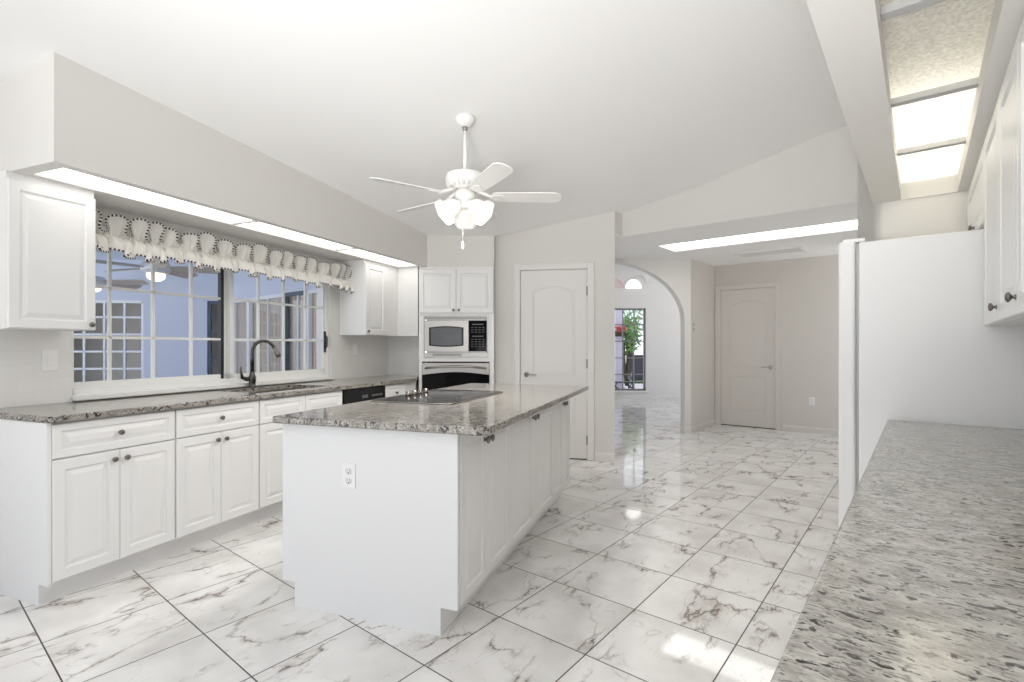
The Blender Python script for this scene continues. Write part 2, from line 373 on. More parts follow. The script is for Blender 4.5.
# main sloped ceiling: outline with measured heights, smooth
outl = []
def addp(x, y, z=None): outl.append((x, y, cz(x, y) if z is None else z))
addp(*K.xy(-3.57, 0.0)); addp(*K.xy(-3.57, 1.43), 2.563); addp(-2.17, 2.397, 2.641); addp(-1.899, 3.08, 2.610); addp(-1.43, 4.35, 2.540)
addp(-0.962, 5.53, 2.467); addp(-0.204, 5.53, 2.456); addp(-0.204, 5.733, 2.498); addp(0.477, 5.613, 2.604); addp(1.09, 5.505, 2.712)
addp(1.232, 5.642, 2.726); addp(*T.xy(-1.73, 5.165), 2.870); addp(*T.xy(-0.502, 5.165), 3.136); addp(*T.xy(-0.30, 5.165)); addp(*T.xy(-0.21, 3.84)); addp(*T.xy(-0.21, -0.9))
addp(0.6, -2.3); addp(-4.6, -2.3)
inner = [(-0.32, 3.43), (0.8, 3.2), (-1.2, 2.6), (0.6, 4.4), (-0.4, 1.6), (-1.2, -1.0), (1.2, 4.6)]
pts2 = [Vector((p[0], p[1])) for p in outl]+[Vector(p) for p in inner]
zz = [p[2] for p in outl]+[cz(*p) for p in inner]
no = len(outl)
r = geometry.delaunay_2d_cdt(pts2, [(i, (i+1) % no) for i in range(no)], [], 1, 1e-6)
me = bpy.data.meshes.new('ceiling')
vz = []
for k, v in enumerate(r[0]):
    src = r[3][k]; vz.append((v.x, v.y, zz[src[0]] if src else cz(v.x, v.y)))
me.from_pydata(vz, [], [tuple(f)[::-1] for f in r[2]]); me.materials.append(M['ceil'])
for p in me.polygons: p.use_smooth = True
o = bpy.data.objects.new('ceiling', me); COL.objects.link(o); struct(o)

def wall(name, F, Mf, length, height, holes=(), thick=0.12, m='wall', z0=0.0):
    """wall in frame F; Mf(a,b,c): c outward to the room; holes (a0,a1,b0,b1)"""
    mb = MB()
    xs = sorted({0.0, length, *[h[0] for h in holes], *[h[1] for h in holes]}); zs = sorted({z0, height, *[h[2] for h in holes], *[h[3] for h in holes]})
    for i in range(len(xs)-1):
        run = None
        for k in range(len(zs)-1):
            cx, cy = (xs[i]+xs[i+1])/2, (zs[k]+zs[k+1])/2
            hole = any(h[0] < cx < h[1] and h[2] < cy < h[3] for h in holes)
            if not hole:
                if run is None: run = zs[k]
            if hole and run is not None: mb.mbox(Mf, xs[i], xs[i+1], run, zs[k], -thick, 0); run = None
        if run is not None: mb.mbox(Mf, xs[i], xs[i+1], run, zs[-1], -thick, 0)
    return struct(frame_obj(mb.build(name, M[m]), F))
UW = -3.57
WV0, WV1, WZ0, WZ1 = 1.845, 4.06, 0.945, 2.02
wall('wall_window', K, face_pu(UW, 0.0, 0), 5.15, 2.9, [(WV0, WV1, WZ0, WZ1)], 0.16)
wall('wall_corner', K, face_mv(UW, 5.03, 0), 0.455, 2.9, thick=0.03)
# left soffit: front face, end face and underside with a long recess for the lights
S = 2.123
mb = MB()
mb.box(-2.93, -2.90, 1.43, 4.85, S, 3.0); mb.box(UW, -2.93, 1.43, 1.46, S, 3.0)
mb.box(-2.965, -2.93, 1.46, 4.9, S, S+0.05); mb.box(UW, -3.215, 1.46, 5.03, S, S+0.05); mb.box(-3.215, -2.965, 1.46, 1.50, S, S+0.05); mb.box(-3.215, -2.965, 4.72, 5.03, S, S+0.05)
mb.box(UW, -2.93, 1.46, 5.03, S+0.05, S+0.07)
struct(frame_obj(mb.build('wall_soffit_left', M['wall']), K))
mb = MB(); mb.box(-0.985, -0.197, 5.53, 6.2, S, 3.0)
struct(mb.build('wall_soffit_back', M['wall']))
# pantry wall (turned 10 degrees) with its return
PA = math.radians(10.0); PF = Frame(10.0)
pu0, pv = PF.uv(-0.204, 5.733); pu1, pv1 = PF.uv(1.117, 5.5)
PM = face_mv(pu0, pv, 0); PL = pu1-pu0
pd0, pd1, pdz = 0.302, 1.042, 2.10
wall('wall_pantry', PF, PM, PL, 3.1, [(pd0-0.012, pd1+0.012, 0, pdz+0.012)], 0.12)
ru0, rv0 = T.uv(1.117, 5.5)
wall('wall_pantry_return', T, face_pu(ru0, rv0, 0), 5.3-rv0, 3.2, thick=0.10, z0=2.476)
HV = 5.165
HZ = 2.475
wall('wall_header', T, face_mv(ru0-0.02, HV, 0), -0.30-ru0+0.06, 3.5, thick=0.02, z0=HZ)
wall('wall_stub', T, face_mv(-0.306, 3.83, 0), 0.98, 3.5, thick=0.12)
wall('wall_passage_right', T, face_mu(-0.306, 3.83, 0), 3.85, 3.5, thick=0.12)
wall('wall_right', T, face_mu(0.555, -0.9, 0), 4.85, 3.4, thick=0.12)
# right soffit with a deep light well
RU = -0.226
mb = MB()
mb.box(RU, RU+0.03, -0.9, 3.83, S, 3.5)
mb.box(RU+0.03, -0.090, -0.9, 3.83, S, S+0.10); mb.box(0.165, 0.555, -0.9, 3.83, S, S+0.10)
mb.box(-0.090, 0.165, 3.815, 3.83, S, S+0.10); mb.box(-0.090, 0.165, -0.9, 0.49, S, S+0.10)
mb.box(RU+0.03, 0.555, -0.9, -0.87, S+0.1, 3.4)
struct(frame_obj(mb.build('wall_soffit_right', M['wall']), T))
# white box above the well
mb = MB()
mb.box(-0.19, -0.10, 0.4, 3.829, S+0.10, 2.52); mb.box(0.18, 0.26, 0.4, 3.829, S+0.10, 2.52); mb.box(-0.19, 0.26, 0.4, 3.829, 2.52, 2.56)
mb.box(-0.10, 0.18, 0.40, 0.48, S+0.1, 2.52)
struct(frame_obj(mb.build('trim_1', M['ceil']), T))
# passage: ceiling, hall wall, back wall, arch wall
PZ = 2.62
def pz(v): return HZ+(v-HV)*0.0215
mb = MB()
for (a0, a1, b0, b1) in ((-6.5, -2.52, HV+0.004, 8.6), (-2.52, -0.36, HV+0.004, 6.0), (-2.52, -0.36, 6.55, 8.6), (-0.36, 0.0, HV+0.004, 8.6), (-6.5, ru0-0.004, rv0+0.004, HV+0.004)):
    mb.box(a0, a1, b0, b1, HZ-0.002, HZ+0.004)
mb.box(-2.6, -0.3, 5.9, 6.65, HZ+0.1, HZ+0.14)
for q in ((-2.56, -2.52, 5.96, 6.59), (-0.36, -0.32, 5.96, 6.59), (-2.56, -0.32, 5.96, 6.0), (-2.56, -0.32, 6.55, 6.59)): mb.box(*q, HZ, HZ+0.12)
for v in mb.b.verts: v.co.z += (v.co.y-HV)*0.0215
o = struct(frame_obj(mb.build('ceiling_passage', M['ceil']), T))
hu, hv0 = T.uv(2.587, 7.313)
BV = 8.40
wall('wall_hall', T, face_pu(hu, hv0, 0), BV-hv0+0.1, PZ, thick=0.12, m='tan')
d0, d1, dz = 0.095, 0.885, 2.145
wall('wall_back', T, face_mv(hu, BV, 0), 2.45, PZ, [(d0-0.012, d1+0.012, 0, dz+0.012)], 0.12, 'tan')
# arch wall: its plane is turned 45 degrees from the tiles
AF = Frame(-6.1)
au1, av = AF.uv(2.587, 7.313)
aw = 3.6; au0 = au1-aw
def apx(x): return x     # local a measured from the left end
ac = aw-1.295; ahw = 1.20; asp = 1.62; arise = 0.85
def arch_wall():
    mb = MB(); n = 28; top = 3.4; th = 0.14
    AM = face_mv(au0, av, 0)
    mb.mbox(AM, ac+ahw, aw, 0, top, -th, 0); mb.mbox(AM, 0, ac-ahw, 0, top, -th, 0)
    P = []
    for i in range(n+1):
        t = math.pi*i/n; P.append((ac-ahw*math.cos(t), asp+arise*math.sin(t)))
    for (a, b), (c, d) in zip(P, P[1:]):
        q = [(a, b), (c, d), (c, top), (a, top)]
        mb.extrude(AM, q, -th, 0)
    return struct(frame_obj(mb.build('wall_arch', M['wall']), AF))
arch_wall()
# baseboards
def baseboard(name, F, Mf, a0, a1, m='trim'):
    mb = MB()
    pts = [(0, 0), (0.014, 0), (0.014, 0.068), (0.009, 0.080), (0.006, 0.088), (0, 0.088)]
    lo = [Mf(a0, b, c) for c, b in pts]; hi = [Mf(a1, b, c) for c, b in pts]
    mb.rings([lo, hi], True, True); return struct(frame_obj(mb.build(name, M[m]), F))
baseboard('baseboard_pantry_right', PF, PM, pd1+0.085, PL)
baseboard('baseboard_pantry_left', PF, PM, 0.0, pd0-0.085)
baseboard('baseboard_hall', T, face_pu(hu, hv0, 0), 0.0, BV-hv0-0.015, 'tandoor')
baseboard('baseboard_back', T, face_mv(hu, BV, 0), d1+0.085, 2.40, 'tandoor')
baseboard('baseboard_arch', AF, face_mv(au0, av, 0), ac+ahw, aw)
# ---------------------------------------------------------------- interior doors with an arched top panel
def arch_outline(x0, x1, z0, z1, rise, ins, n=14):
    x0 += ins; x1 -= ins; z0 += ins; z1 -= ins
    pts = [(x0, z0), (x1, z0)]
    sh = 0.16*(x1-x0)
    for i in range(n+1):
        t = i/n; x = x1+(x0-x1)*t
        # flat shoulders, eyebrow between
        k = max(0.0, min(1.0, (min(x-x0, x1-x)-sh*0.15)/(0.5*(x1-x0)-sh*0.15)))
        pts.append((x, z1-rise+rise*math.sin(k*math.pi/2)**0.9))
    return pts
def moulding(mb, Mf, base, outline, h=0.006):
    rs = []
    for ins, c in ((0, 0), (0.003, h), (0.012, h), (0.018, 0.0008), (0.026, 0.0008), (0.036, h*0.6)):
        rs.append([Mf(a, b, base+c) for a, b in outline(ins)])
    mb.rings(rs, False, True)
def lever(parent, Mf, off, m, sgn):
    mb = MB(off)
    mb.lathe(None, [(0.030, 0), (0.030, 0.006), (0.022, 0.010), (0.011, 0.012), (0.010, 0.045), (0.0, 0.046)], 20, Mf)
    mb.tube([Mf(0, 0, 0.042), Mf(sgn*0.03, 0.004, 0.047), Mf(sgn*0.075, 0.0, 0.047), Mf(sgn*0.115, -0.006, 0.044)], 0.008, 10, [0.009, 0.009, 0.008, 0.006])
    return mb.build('door_handle', M[m], parent)
def int_door(name, F, Mf, base, x0, x1, zt, handle_left, hinges, mh, md='door', mt='trim'):
    e = bpy.data.objects.new(name, None); COL.objects.link(e); frame_obj(e, F, base); struct(e); off = base
    mb = MB(off); wd = x1-x0; rec = -0.022
    mb.mbox(Mf, x0, x1, 0.012, zt, rec-0.035, rec)
    for z0, z1, rise in ((0.25, 0.80, 0.0), (0.93, zt-0.17, 0.065)):
        moulding(mb, Mf, rec, lambda ins: arch_outline(x0+0.13, x1-0.13, z0, z1, rise, ins) if rise else [(x0+0.13+ins, z0+ins), (x1-0.13-ins, z0+ins), (x1-0.13-ins, z1-ins), (x0+0.13+ins, z1-ins)])
    mb.build('door_leaf', M[md], e)
    mb = MB(off); cw = 0.068
    for a0, a1, b0, b1 in ((x0-0.012-cw, x0-0.012+0.006, 0, zt+0.012+cw), (x1+0.012-0.006, x1+0.012+cw, 0, zt+0.012+cw), (x0-0.006, x1+0.006, zt+0.006, zt+0.012+cw)):
        mb.mbox(Mf, a0, a1, b0, b1, 0, 0.012, 0.003)
    for a0, a1, b0, b1 in ((x0-0.012-cw, x0-0.012-cw+0.016, 0, zt+0.012+cw), (x1+0.012+cw-0.016, x1+0.012+cw, 0, zt+0.012+cw), (x0-0.012-cw, x1+0.012+cw, zt+0.012+cw-0.016, zt+0.012+cw)):
        mb.mbox(Mf, a0, a1, b0, b1, 0.010, 0.019, 0.003)
    mb.build('door_casing', M[mt], e)
    mb = MB(off)
    for a0, a1, b0, b1 in ((x0-0.012, x0-0.003, 0, zt+0.012), (x1+0.003, x1+0.012, 0, zt+0.012), (x0-0.012, x1+0.012, zt+0.003, zt+0.012)):
        mb.mbox(Mf, a0, a1, b0, b1, -0.118, 0.001)
    mb.build('door_jamb', M[mt], e)
    mb = MB(off); mb.mbox(Mf, x0, x1, 0.0, 0.012, -0.11, -0.024); t = mb.build('threshold', M['bronze'], e); t['label'] = 'dark threshold strip'
    hx = x0+0.07 if handle_left else x1-0.07
    lever(e, shift(Mf, hx, 0.935, rec), off, mh, 1 if handle_left else -1)
    if hinges:
        for z in (0.22, 1.06, 1.86):
            mb = MB(off); mb.mbox(Mf, x1-0.004, x1+0.012, z-0.05, z+0.05, -0.02, 0.010, 0.003)
            h = mb.build('hinge', M['bronze'], e); h['label'] = 'dark bronze hinge'
    # closed room behind the leaf
    return e
int_door('door_1', PF, PM, (pu0+pd0, pv, 0), pd0, pd1, pdz, True, True, 'nickel')
int_door('door_2', T, face_mv(hu, BV, 0), (hu+d0, BV, 0), d0, d1, dz, False, False, 'nickel', 'tandoor', 'tandoor')
# ---------------------------------------------------------------- kitchen window (sliding, two sashes with grids)
def kitchen_window():
    base = (UW, WV0, WZ0)
    e = bpy.data.objects.new('window_1', None); COL.objects.link(e); frame_obj(e, K, base); struct(e)
    mid = 2.955; mz = 0.985
    mb = MB(base)
    mb.box(UW-0.15, UW-0.03, WV0, WV1, WZ0, WZ0+0.045); mb.box(UW-0.15, UW-0.03, WV0, WV1, WZ1-0.04, WZ1)
    mb.box(UW-0.15, UW-0.03, WV0, WV0+0.03, WZ0, WZ1); mb.box(UW-0.15, UW-0.03, WV1-0.03, WV1, WZ0, WZ1)
    mb.build('window_frame', M['vinyl'], e)
    mb = MB(base)
    mb.box(UW-0.03, UW+0.05, WV0-0.0, WV1+0.0, 0.920, 0.952, 0.005); mb.build('window_sill', M['vinyl'], e)
    def sash(v0, v1, u, cols):
        f = MB(base); zb, zt = WZ0+0.04, WZ1-0.03; st = 0.035
        f.box(u-0.03, u, v0, v1, zb, zb+0.04); f.box(u-0.03, u, v0, v1, zt-0.04, zt)
        f.box(u-0.03, u, v0, v0+st, zb, zt); f.box(u-0.03, u, v1-st, v1, zb, zt)
        fr = f.build('window_sash', M['vinyl'], e)
        g = MB(base); g.box(u-0.018, u-0.013, v0+st-0.005, v1-st+0.005, zb+0.035, zt-0.035); g.build('glass', M['glass'], fr)
        m2 = MB(base); a, b = v0+st, v1-st
        for v in cols:
            m2.box(u-0.022, u-0.002, v-0.009, v+0.009, zb+0.03, zt-0.03)
        for z in (1.305, 1.630): m2.box(u-0.022, u-0.002, a-0.003, b+0.003, z-0.009, z+0.009)
        m2.build('muntins', M['vinyl'], fr); return fr
    sash(WV0+0.005, 2.970, UW-0.085, (2.107, 2.384, 2.663))
    sash(2.955, WV1-0.02, UW-0.045, (3.235, 3.512, 3.775))
    mb = MB(base); mb.box(UW-0.118, UW-0.084, mid-0.050, mid-0.024, WZ0+0.045, WZ1-0.04); d = mb.build('meeting_seal', M['alu'], e); d['label'] = 'dark gap where the two sashes meet'
    mb = MB(base); mb.box(UW-0.044, UW-0.028, WV1-0.05, WV1-0.03, 1.19, 1.40, 0.004)
    mb.tube([(UW-0.03, WV1-0.04, 1.23), (UW-0.01, WV1-0.04, 1.25), (UW-0.01, WV1-0.04, 1.34), (UW-0.03, WV1-0.04, 1.36)], 0.007, 8)
    d = mb.build('latch_handle', M['bronze'], e); d['label'] = 'dark bronze pull handle'
kitchen_window()
# backsplash tile
mb = MB(); mb.box(UW, UW+0.010, 1.43, WV0, 0.914, 1.335); mb.box(UW, UW+0.010, WV1+0.0, 5.03, 0.914, 1.365); mb.box(UW, UW+0.010, WV0, WV1, 0.914, 0.920)
mb.box(UW+0.01, -3.115, 5.02, 5.03, 0.914, 1.365)
struct(frame_obj(mb.build('wall_backsplash', M['subway']), K))
# ================================================================ LEFT RUN
UF = -2.95          # carcass front
def base_unit(label, v0, v1, fronts, end_panel=False, hollow=False, filler=False, group='white base cabinets under the window'):
    """fronts: list of (kind, a0, a1, z0, z1, knob position or None)"""
    base = (-3.25, (v0+v1)/2, 0)
    t = thing('base_cabinet', label, 'cabinet', K, base, group)
    mb = MB(base)
    if hollow:
        for q in ((UW+0.012, UF, v0, v0+0.018, 0.105, 0.880), (UW+0.012, UF, v1-0.018, v1, 0.105, 0.880), (UW+0.012, UF, v0, v1, 0.105, 0.123), (UF-0.018, UF, v0, v1, 0.105, 0.880)): mb.box(*q)
    else: mb.box(UW+0.012, UF, v0, v1, 0.105, 0.880)
    if filler: mb.prism([(UF-0.05, v1), (UF, v1), (-3.020, 4.775), (-3.10, 4.775)], 0.105, 0.880)
    mb.build('body', M['cab'], t)
    mb = MB(base); mb.box(UW+0.012, -3.005, v0, v1+0.0045, 0.0, 0.105); mb.build('toe_kick', M['cab'], t)
    if end_panel:
        mb = MB(base); mb.prism([(UW+0.012, v0-0.018), (UF+0.017, v0-0.018), (UF+0.017, v0-0.001), (UW+0.012, v0-0.001)], 0.105, 0.880)
        mb.prism([(UW+0.012, v0-0.018), (-3.003, v0-0.018), (-3.003, v0), (UW+0.012, v0)], 0, 0.105)
        mb.build('end_panel', M['cabin'], t)
    for kind, a0, a1, z0, z1, kn in fronts:
        Mf = face_pu(UF, a0, z0); mb = MB(base)
        panel_front(mb, Mf, a1-a0, z1-z0, 0.020, 0.05 if kind == 'door' else 0.036)
        p = mb.build(kind, M['cab'], t)
        if kn: knob(p, shift(Mf, kn[0]-a0, kn[1]-z0, 0.019), base)
    return t
def two_doors(v0, v1, drawers, seam_knobs=True):
    m = (v0+v1)/2; g = 0.002; o = []
    for a, b in drawers: o.append(('drawer', a+g, b-g, 0.704, 0.872, ((a+b)/2, 0.79)))
    o.append(('door', v0+g, m-g/2, 0.115, 0.698, (m-0.030, 0.652))); o.append(('door', m+g/2, v1-g, 0.115, 0.698, (m+0.030, 0.652)))
    return o
base_unit('white base cabinet at the left end of the window run, one drawer over two doors', 1.437, 2.035, two_doors(1.437, 2.035, [(1.437, 2.035)]), True)
base_unit('second white base cabinet from the left end, drawer over two doors', 2.040, 2.626, two_doors(2.040, 2.626, [(2.040, 2.626)]))
sk = two_doors(2.631, 3.480, [])
g = 0.002
sk += [('false_front', 2.631+g, 3.054, 0.704, 0.872, None), ('false_front', 3.057, 3.478, 0.704, 0.872, None)]
base_unit('white sink base cabinet under the faucet with two false drawer fronts', 2.631, 3.480, sk, hollow=True)
dr = []
for z0, z1 in ((0.115, 0.400), (0.404, 0.698), (0.704, 0.872)): dr.append(('drawer', 4.088, 4.44, z0, z1, (4.264, (z0+z1)/2)))
base_unit('narrow white drawer cabinet between the dishwasher and the oven tower', 4.085, 4.62, dr, filler=True)
# dishwasher
base = (-3.25, 3.78, 0)
t = thing('dishwasher', 'black dishwasher built in under the counter right of the sink', 'dishwasher', K, base)
mb = MB(base); mb.box(UW+0.05, UF-0.02, 3.486, 4.078, 0.10, 0.872); mb.build('body', M['black'], t)
mb = MB(base); mb.box(UF-0.02, UF+0.022, 3.490, 4.074, 0.115, 0.735, 0.006); mb.build('door', M['black'], t)
mb = MB(base); mb.box(UF-0.02, UF+0.030, 3.490, 4.074, 0.74, 0.874, 0.006)
p = mb.build('control_panel', M['black'], t)
mb = MB(base); mb.box(UF+0.030, UF+0.034, 3.86, 4.02, 0.788, 0.806); mb.box(UF+0.030, UF+0.036, 3.72, 3.80, 0.782, 0.812, 0.003); mb.build('button_strip', M['key'], p)
mb = MB(base); mb.box(UW+0.05, -3.005, 3.486, 4.078, 0, 0.10); mb.build('toe_kick', M['black'], t)
# countertop with sink cut-out
SKU0, SKU1, SKV0, SKV1 = -3.42, -3.01, 2.70, 3.42
base = (-3.25, 3.0, 0.882)
mb = MB(base); z0, z1 = 0.882, 0.914
mb.box(UW+0.011, -2.903, 1.412, SKV0, z0, z1, 0.006); mb.box(-3.01, -2.903, SKV0-0.01, SKV1+0.01, z0, z1, 0.006); mb.box(UW+0.011, SKU0, SKV0-0.01, SKV1+0.01, z0, z1)
mb.prism([(UW+0.011, SKV1), (-2.903, SKV1), (-2.903, 4.60), (-3.010, 4.770), (-3.100, 5.018), (UW+0.011, 5.018)], z0, z1)
tag(frame_obj(mb.build('countertop', M['gran']), K, base), 'speckled grey granite countertop running under the window', 'countertop')
base = (-3.22, 3.06, 0.70)
t = thing('sink', 'stainless undermount sink set into the granite below the window', 'sink', K, base)
mb = MB(base)
ins = 0.012
for (u0, u1, v0, v1) in ((SKU0-ins, SKU1+ins, SKV0-ins, 3.05), (SKU0-ins, SKU1+ins, 3.07, SKV1+ins)):
    def rr(i, z): return [(u0+i, v0+i, z), (u1-i, v0+i, z), (u1-i, v1-i, z), (u0+i, v1-i, z)]
    mb.rings([rr(0, 0.881), rr(0.012, 0.879), rr(0.02, 0.74), rr(0.05, 0.715)], False, True)
mb.build('basin', M['steel'], t)
for v in (2.88, 3.24):
    mb = MB(base); mb.lathe((-3.22, v, 0.716), [(0.042, 0), (0.042, 0.003), (0.03, 0.004), (0.0, 0.002)], 20); mb.build('drain', M['dsteel'], t)
# faucet: positioned from the photo, behind the basin
base = (-3.475, 3.045, 0.914)
t = thing('faucet', 'tall pewter gooseneck kitchen faucet behind the sink', 'faucet', K, base)
fx, fy = -3.475, 3.045
mb = MB(base); mb.lathe((fx, fy, 0.914), [(0.034, 0), (0.034, 0.006), (0.027, 0.012), (0.024, 0.03), (0.028, 0.055), (0.028, 0.085), (0.020, 0.11), (0.016, 0.13), (0.0, 0.131)], 24)
mb.build('base', M['dnick'], t)
mb = MB(base); P = [(fx, fy, 1.03), (fx, fy, 1.17)]
dx, dy = 0.55, 0.835
R_ = 0.085
for i in range(13):
    a = math.pi*(1-i/12*0.88); q = R_+R_*math.cos(a); P.append((fx+dx*q, fy+dy*q, 1.20+1.1*R_*math.sin(a)))
mb.tube(P, 0.0135, 12, [0.0155]*2+[0.0135]*13); mb.build('spout', M['dnick'], t)
e0 = Vector(P[-1]); e1 = Vector(P[-1])-Vector(P[-2]); e1.normalize()
mb = MB(base); mb.tube([e0-e1*0.01, e0+e1*0.03, e0+e1*0.07, e0+e1*0.082], 0.017, 14, [0.0145, 0.017, 0.023, 0.021]); mb.build('spray_head', M['pewter'], t)
mb = MB(base); mb.tube([(fx, fy, 0.985), (fx-0.01, fy-0.05, 0.985), (fx-0.012, fy-0.085, 1.0), (fx-0.012, fy-0.095, 1.04), (fx-0.012, fy-0.097, 1.085)], 0.009, 10, [0.018, 0.018, 0.014, 0.009, 0.006]); mb.build('lever', M['dnick'], t)
# ---------------------------------------------------------------- wall cabinets, left
def upper_left():
    base = (-3.40, 1.61, 1.335)
    t = thing('wall_cabinet', 'white single-door wall cabinet at the left end, beside the valance', 'cabinet', K, base)
    mb = MB(base); mb.box(UW+0.002, -3.262, 1.408, 1.795, 1.335, 2.085); mb.build('body', M['cab'], t)
    Mf = face_pu(-3.262, 1.410, 1.338); mb = MB(base); panel_front(mb, Mf, 0.384, 0.742, 0.022, 0.045); d = mb.build('door', M['cab'], t)
    knob(d, shift(Mf, 0.358, 0.030, 0.021), base)
    mb = MB(base); mb.box(UW+0.002, -3.262, 1.412, 1.797, 2.085, S); mb.build('crown_rail', M['cab'], t)
upper_left()
def upper_corner():
    base = (-3.40, 4.5, 1.365)
    t = thing('corner_wall_cabinet', 'white corner wall cabinet between the window and the oven tower', 'cabinet', K, base)
    mb = MB(base)
    mb.prism([(UW+0.002, 4.19), (-3.262, 4.19), (-3.262, 4.775), (-3.000, 4.775), (-3.095, 5.018), (UW+0.012, 5.018)], 1.365, 2.10); mb.build('body', M['cab'], t)
    Mf = face_pu(-3.262, 4.193, 1.368); mb = MB(base); panel_front(mb, Mf, 0.335, 0.722, 0.022, 0.05); d = mb.build('door', M['cab'], t)
    knob(d, shift(Mf, 0.032, 0.035, 0.021), base)
    mb = MB(base); mb.prism([(UW+0.002, 4.19), (-3.258, 4.19), (-3.258, 4.775), (-3.000, 4.775), (-3.095, 5.018), (UW+0.012, 5.018)], 2.10, S); mb.build('crown_rail', M['cab'], t)
upper_corner()
# ---------------------------------------------------------------- valance
def valance():
    base = (UW, 3.0, 1.93)
    t = thing('valance', 'ivory ruffled valance with black and white looped trim above the window', 'valance', K, base)
    rnd = random.Random(3)
    v0, v1 = 1.80, 4.26; L = v1-v0
    nper = 19
    amps = [rnd.uniform(0.65, 1.3) for _ in range(nper+2)]; wid = [rnd.uniform(0.6, 1.6) for _ in range(nper)]
    s = sum(wid); cum = [0]
    for x in wid: cum.append(cum[-1]+x/s)
    def loc(tt):
        for k in range(nper):
            if tt <= cum[k+1]+1e-9:
                return k, (tt-cum[k])/(cum[k+1]-cum[k])
        return nper-1, 1.0
    n = 680
    def top(tt):
        k, f = loc(tt); am = amps[k]*(1-f)+amps[k+1]*f; ph = 2*math.pi*f
        return (-3.452+0.040*math.sin(ph), v0+L*tt+0.021*math.sin(2*ph)*am, 2.008+0.062*am*math.cos(ph))
    def bot(tt):
        k, f = loc(tt); am = amps[(k*5+3) % nper]; ph = 2*math.pi*f+0.6
        return (-3.425+0.038*math.sin(ph), v0+L*tt+0.034*math.sin(2*ph)*am, 1.826+0.020*am*math.cos(ph+0.5)+0.010*math.sin(tt*31))
    def mid(tt, z):
        return (-3.475+0.011*math.sin(tt*6.283*88+1.5*math.sin(tt*47)), v0+L*tt, z)
    ts = [i/n for i in range(n+1)]
    A = [top(x) for x in ts]; B = [mid(x, 1.935) for x in ts]; D = [bot(x) for x in ts]
    def lerp(p, q, f, bul=0): return tuple(p[i]+(q[i]-p[i])*f+(bul if i == 0 else 0) for i in range(3))
    mb = MB(base)
    mb.rings([A, [lerp(a, b, 0.5, 0.008) for a, b in zip(A, B)], B], False, False, False, True); mb.build('ruffled_header', M['fabric'], t)
    mb = MB(base)
    mb.rings([B, [lerp(b, d, 0.3, 0.025) for b, d in zip(B, D)], [lerp(b, d, 0.7, 0.018) for b, d in zip(B, D)], D], False, False, False, True); mb.build('skirt', M['fabric'], t)
    def trim(path, nm):
        mb = MB(base)
        # resample by length into short alternating pieces
        acc = [0]
        for p, q in zip(path, path[1:]): acc.append(acc[-1]+(Vector(q)-Vector(p)).length)
        step = 0.0105; cnt = int(acc[-1]/step); j = 0; pts = []
        for k in range(cnt+1):
            d = k*step
            while j < len(acc)-2 and acc[j+1] < d: j += 1
            f = (d-acc[j])/max(acc[j+1]-acc[j], 1e-9); pts.append(Vector(path[j]).lerp(Vector(path[j+1]), f))
        for k in range(cnt):
            mb.slot = k % 2
            mb.tube([pts[k], pts[k+1]], 0.0068, 6)
        mb.build(nm, [M['beadd'], M['beadw']], t)
    trim(A, 'header_trim'); trim(D, 'skirt_trim')
    mb = MB(base); mb.tube([(-3.50, v0-0.0, 1.95), (-3.50, v1+0.0, 1.95)], 0.012, 10); mb.tube([(-3.50, v0+0.005, 1.95), (UW, v0+0.005, 1.95)], 0.012, 10); mb.tube([(-3.50, v1-0.005, 1.95), (UW, v1-0.005, 1.95)], 0.012, 10); mb.build('curtain_rod', M['vinyl'], t)
valance()
# ================================================================ OVEN TOWER
TX0, TX1, TY = -1.018, -0.199, 5.53
base = (-0.61, 5.85, 0)
t = thing('oven_tower', 'tall white cabinet tower housing the microwave and wall oven', 'cabinet', W, base)
mb = MB(base)
mx0, mx1 = -0.955, -0.273
for (x0, x1, z0, z1) in ((TX0, mx0, 0.1, 1.60), (mx1, TX1, 0.1, 1.60), (mx0, mx1, 0.10, 0.36), (mx0, mx1, 1.080, 1.140), (mx0, mx1, 1.570, 1.60)):
    mb.box(x0, x1, TY+0.006, TY+0.03, z0, z1)
mb.box(TX0-0.004, TX1+0.004, TY-0.006, TY+0.03, 1.592, 1.608)
mb.box(TX0, TX0+0.018, TY+0.0305, 5.78, 0.1, 2.0895); mb.box(TX1-0.018, TX1, TY+0.0305, 5.72, 0.1, 2.0895)
mb.box(TX0+0.14, TX1-0.03, 6.13, 6.15, 0.1, 2.106); mb.box(TX0+0.0185, TX1-0.0185, TY+0.031, 5.71, 1.60, 1.6145); mb.box(TX0, TX1, TY+0.021, 5.71, 2.09, 2.106); mb.box(TX0, TX1, TY+0.006, TY+0.02, 2.092, S)
mb.box(TX0, TX1, TY+0.010, TY+0.030, 1.609, 2.0895)
mb.box(TX0, TX1, TY+0.07, 5.71, 0, 0.1)
mb.build('body', M['cab'], t)
for k in (0, 1):
    x0 = TX0+0.006+k*0.405; Mf = face_mv(x0, TY+0.006, 1.614)
    mb = MB(base); panel_front(mb, Mf, 0.401, 0.476, 0.022, 0.045); d = mb.build('door', M['cab'], t)
    knob(d, shift(Mf, 0.401-0.028 if k == 0 else 0.028, 0.030, 0.021), base)
mb = MB(base); flat_front(mb, face_mv(mx0, TY+0.006, 0.115), mx1-mx0, 0.235); mb.build('drawer', M['cab'], t)
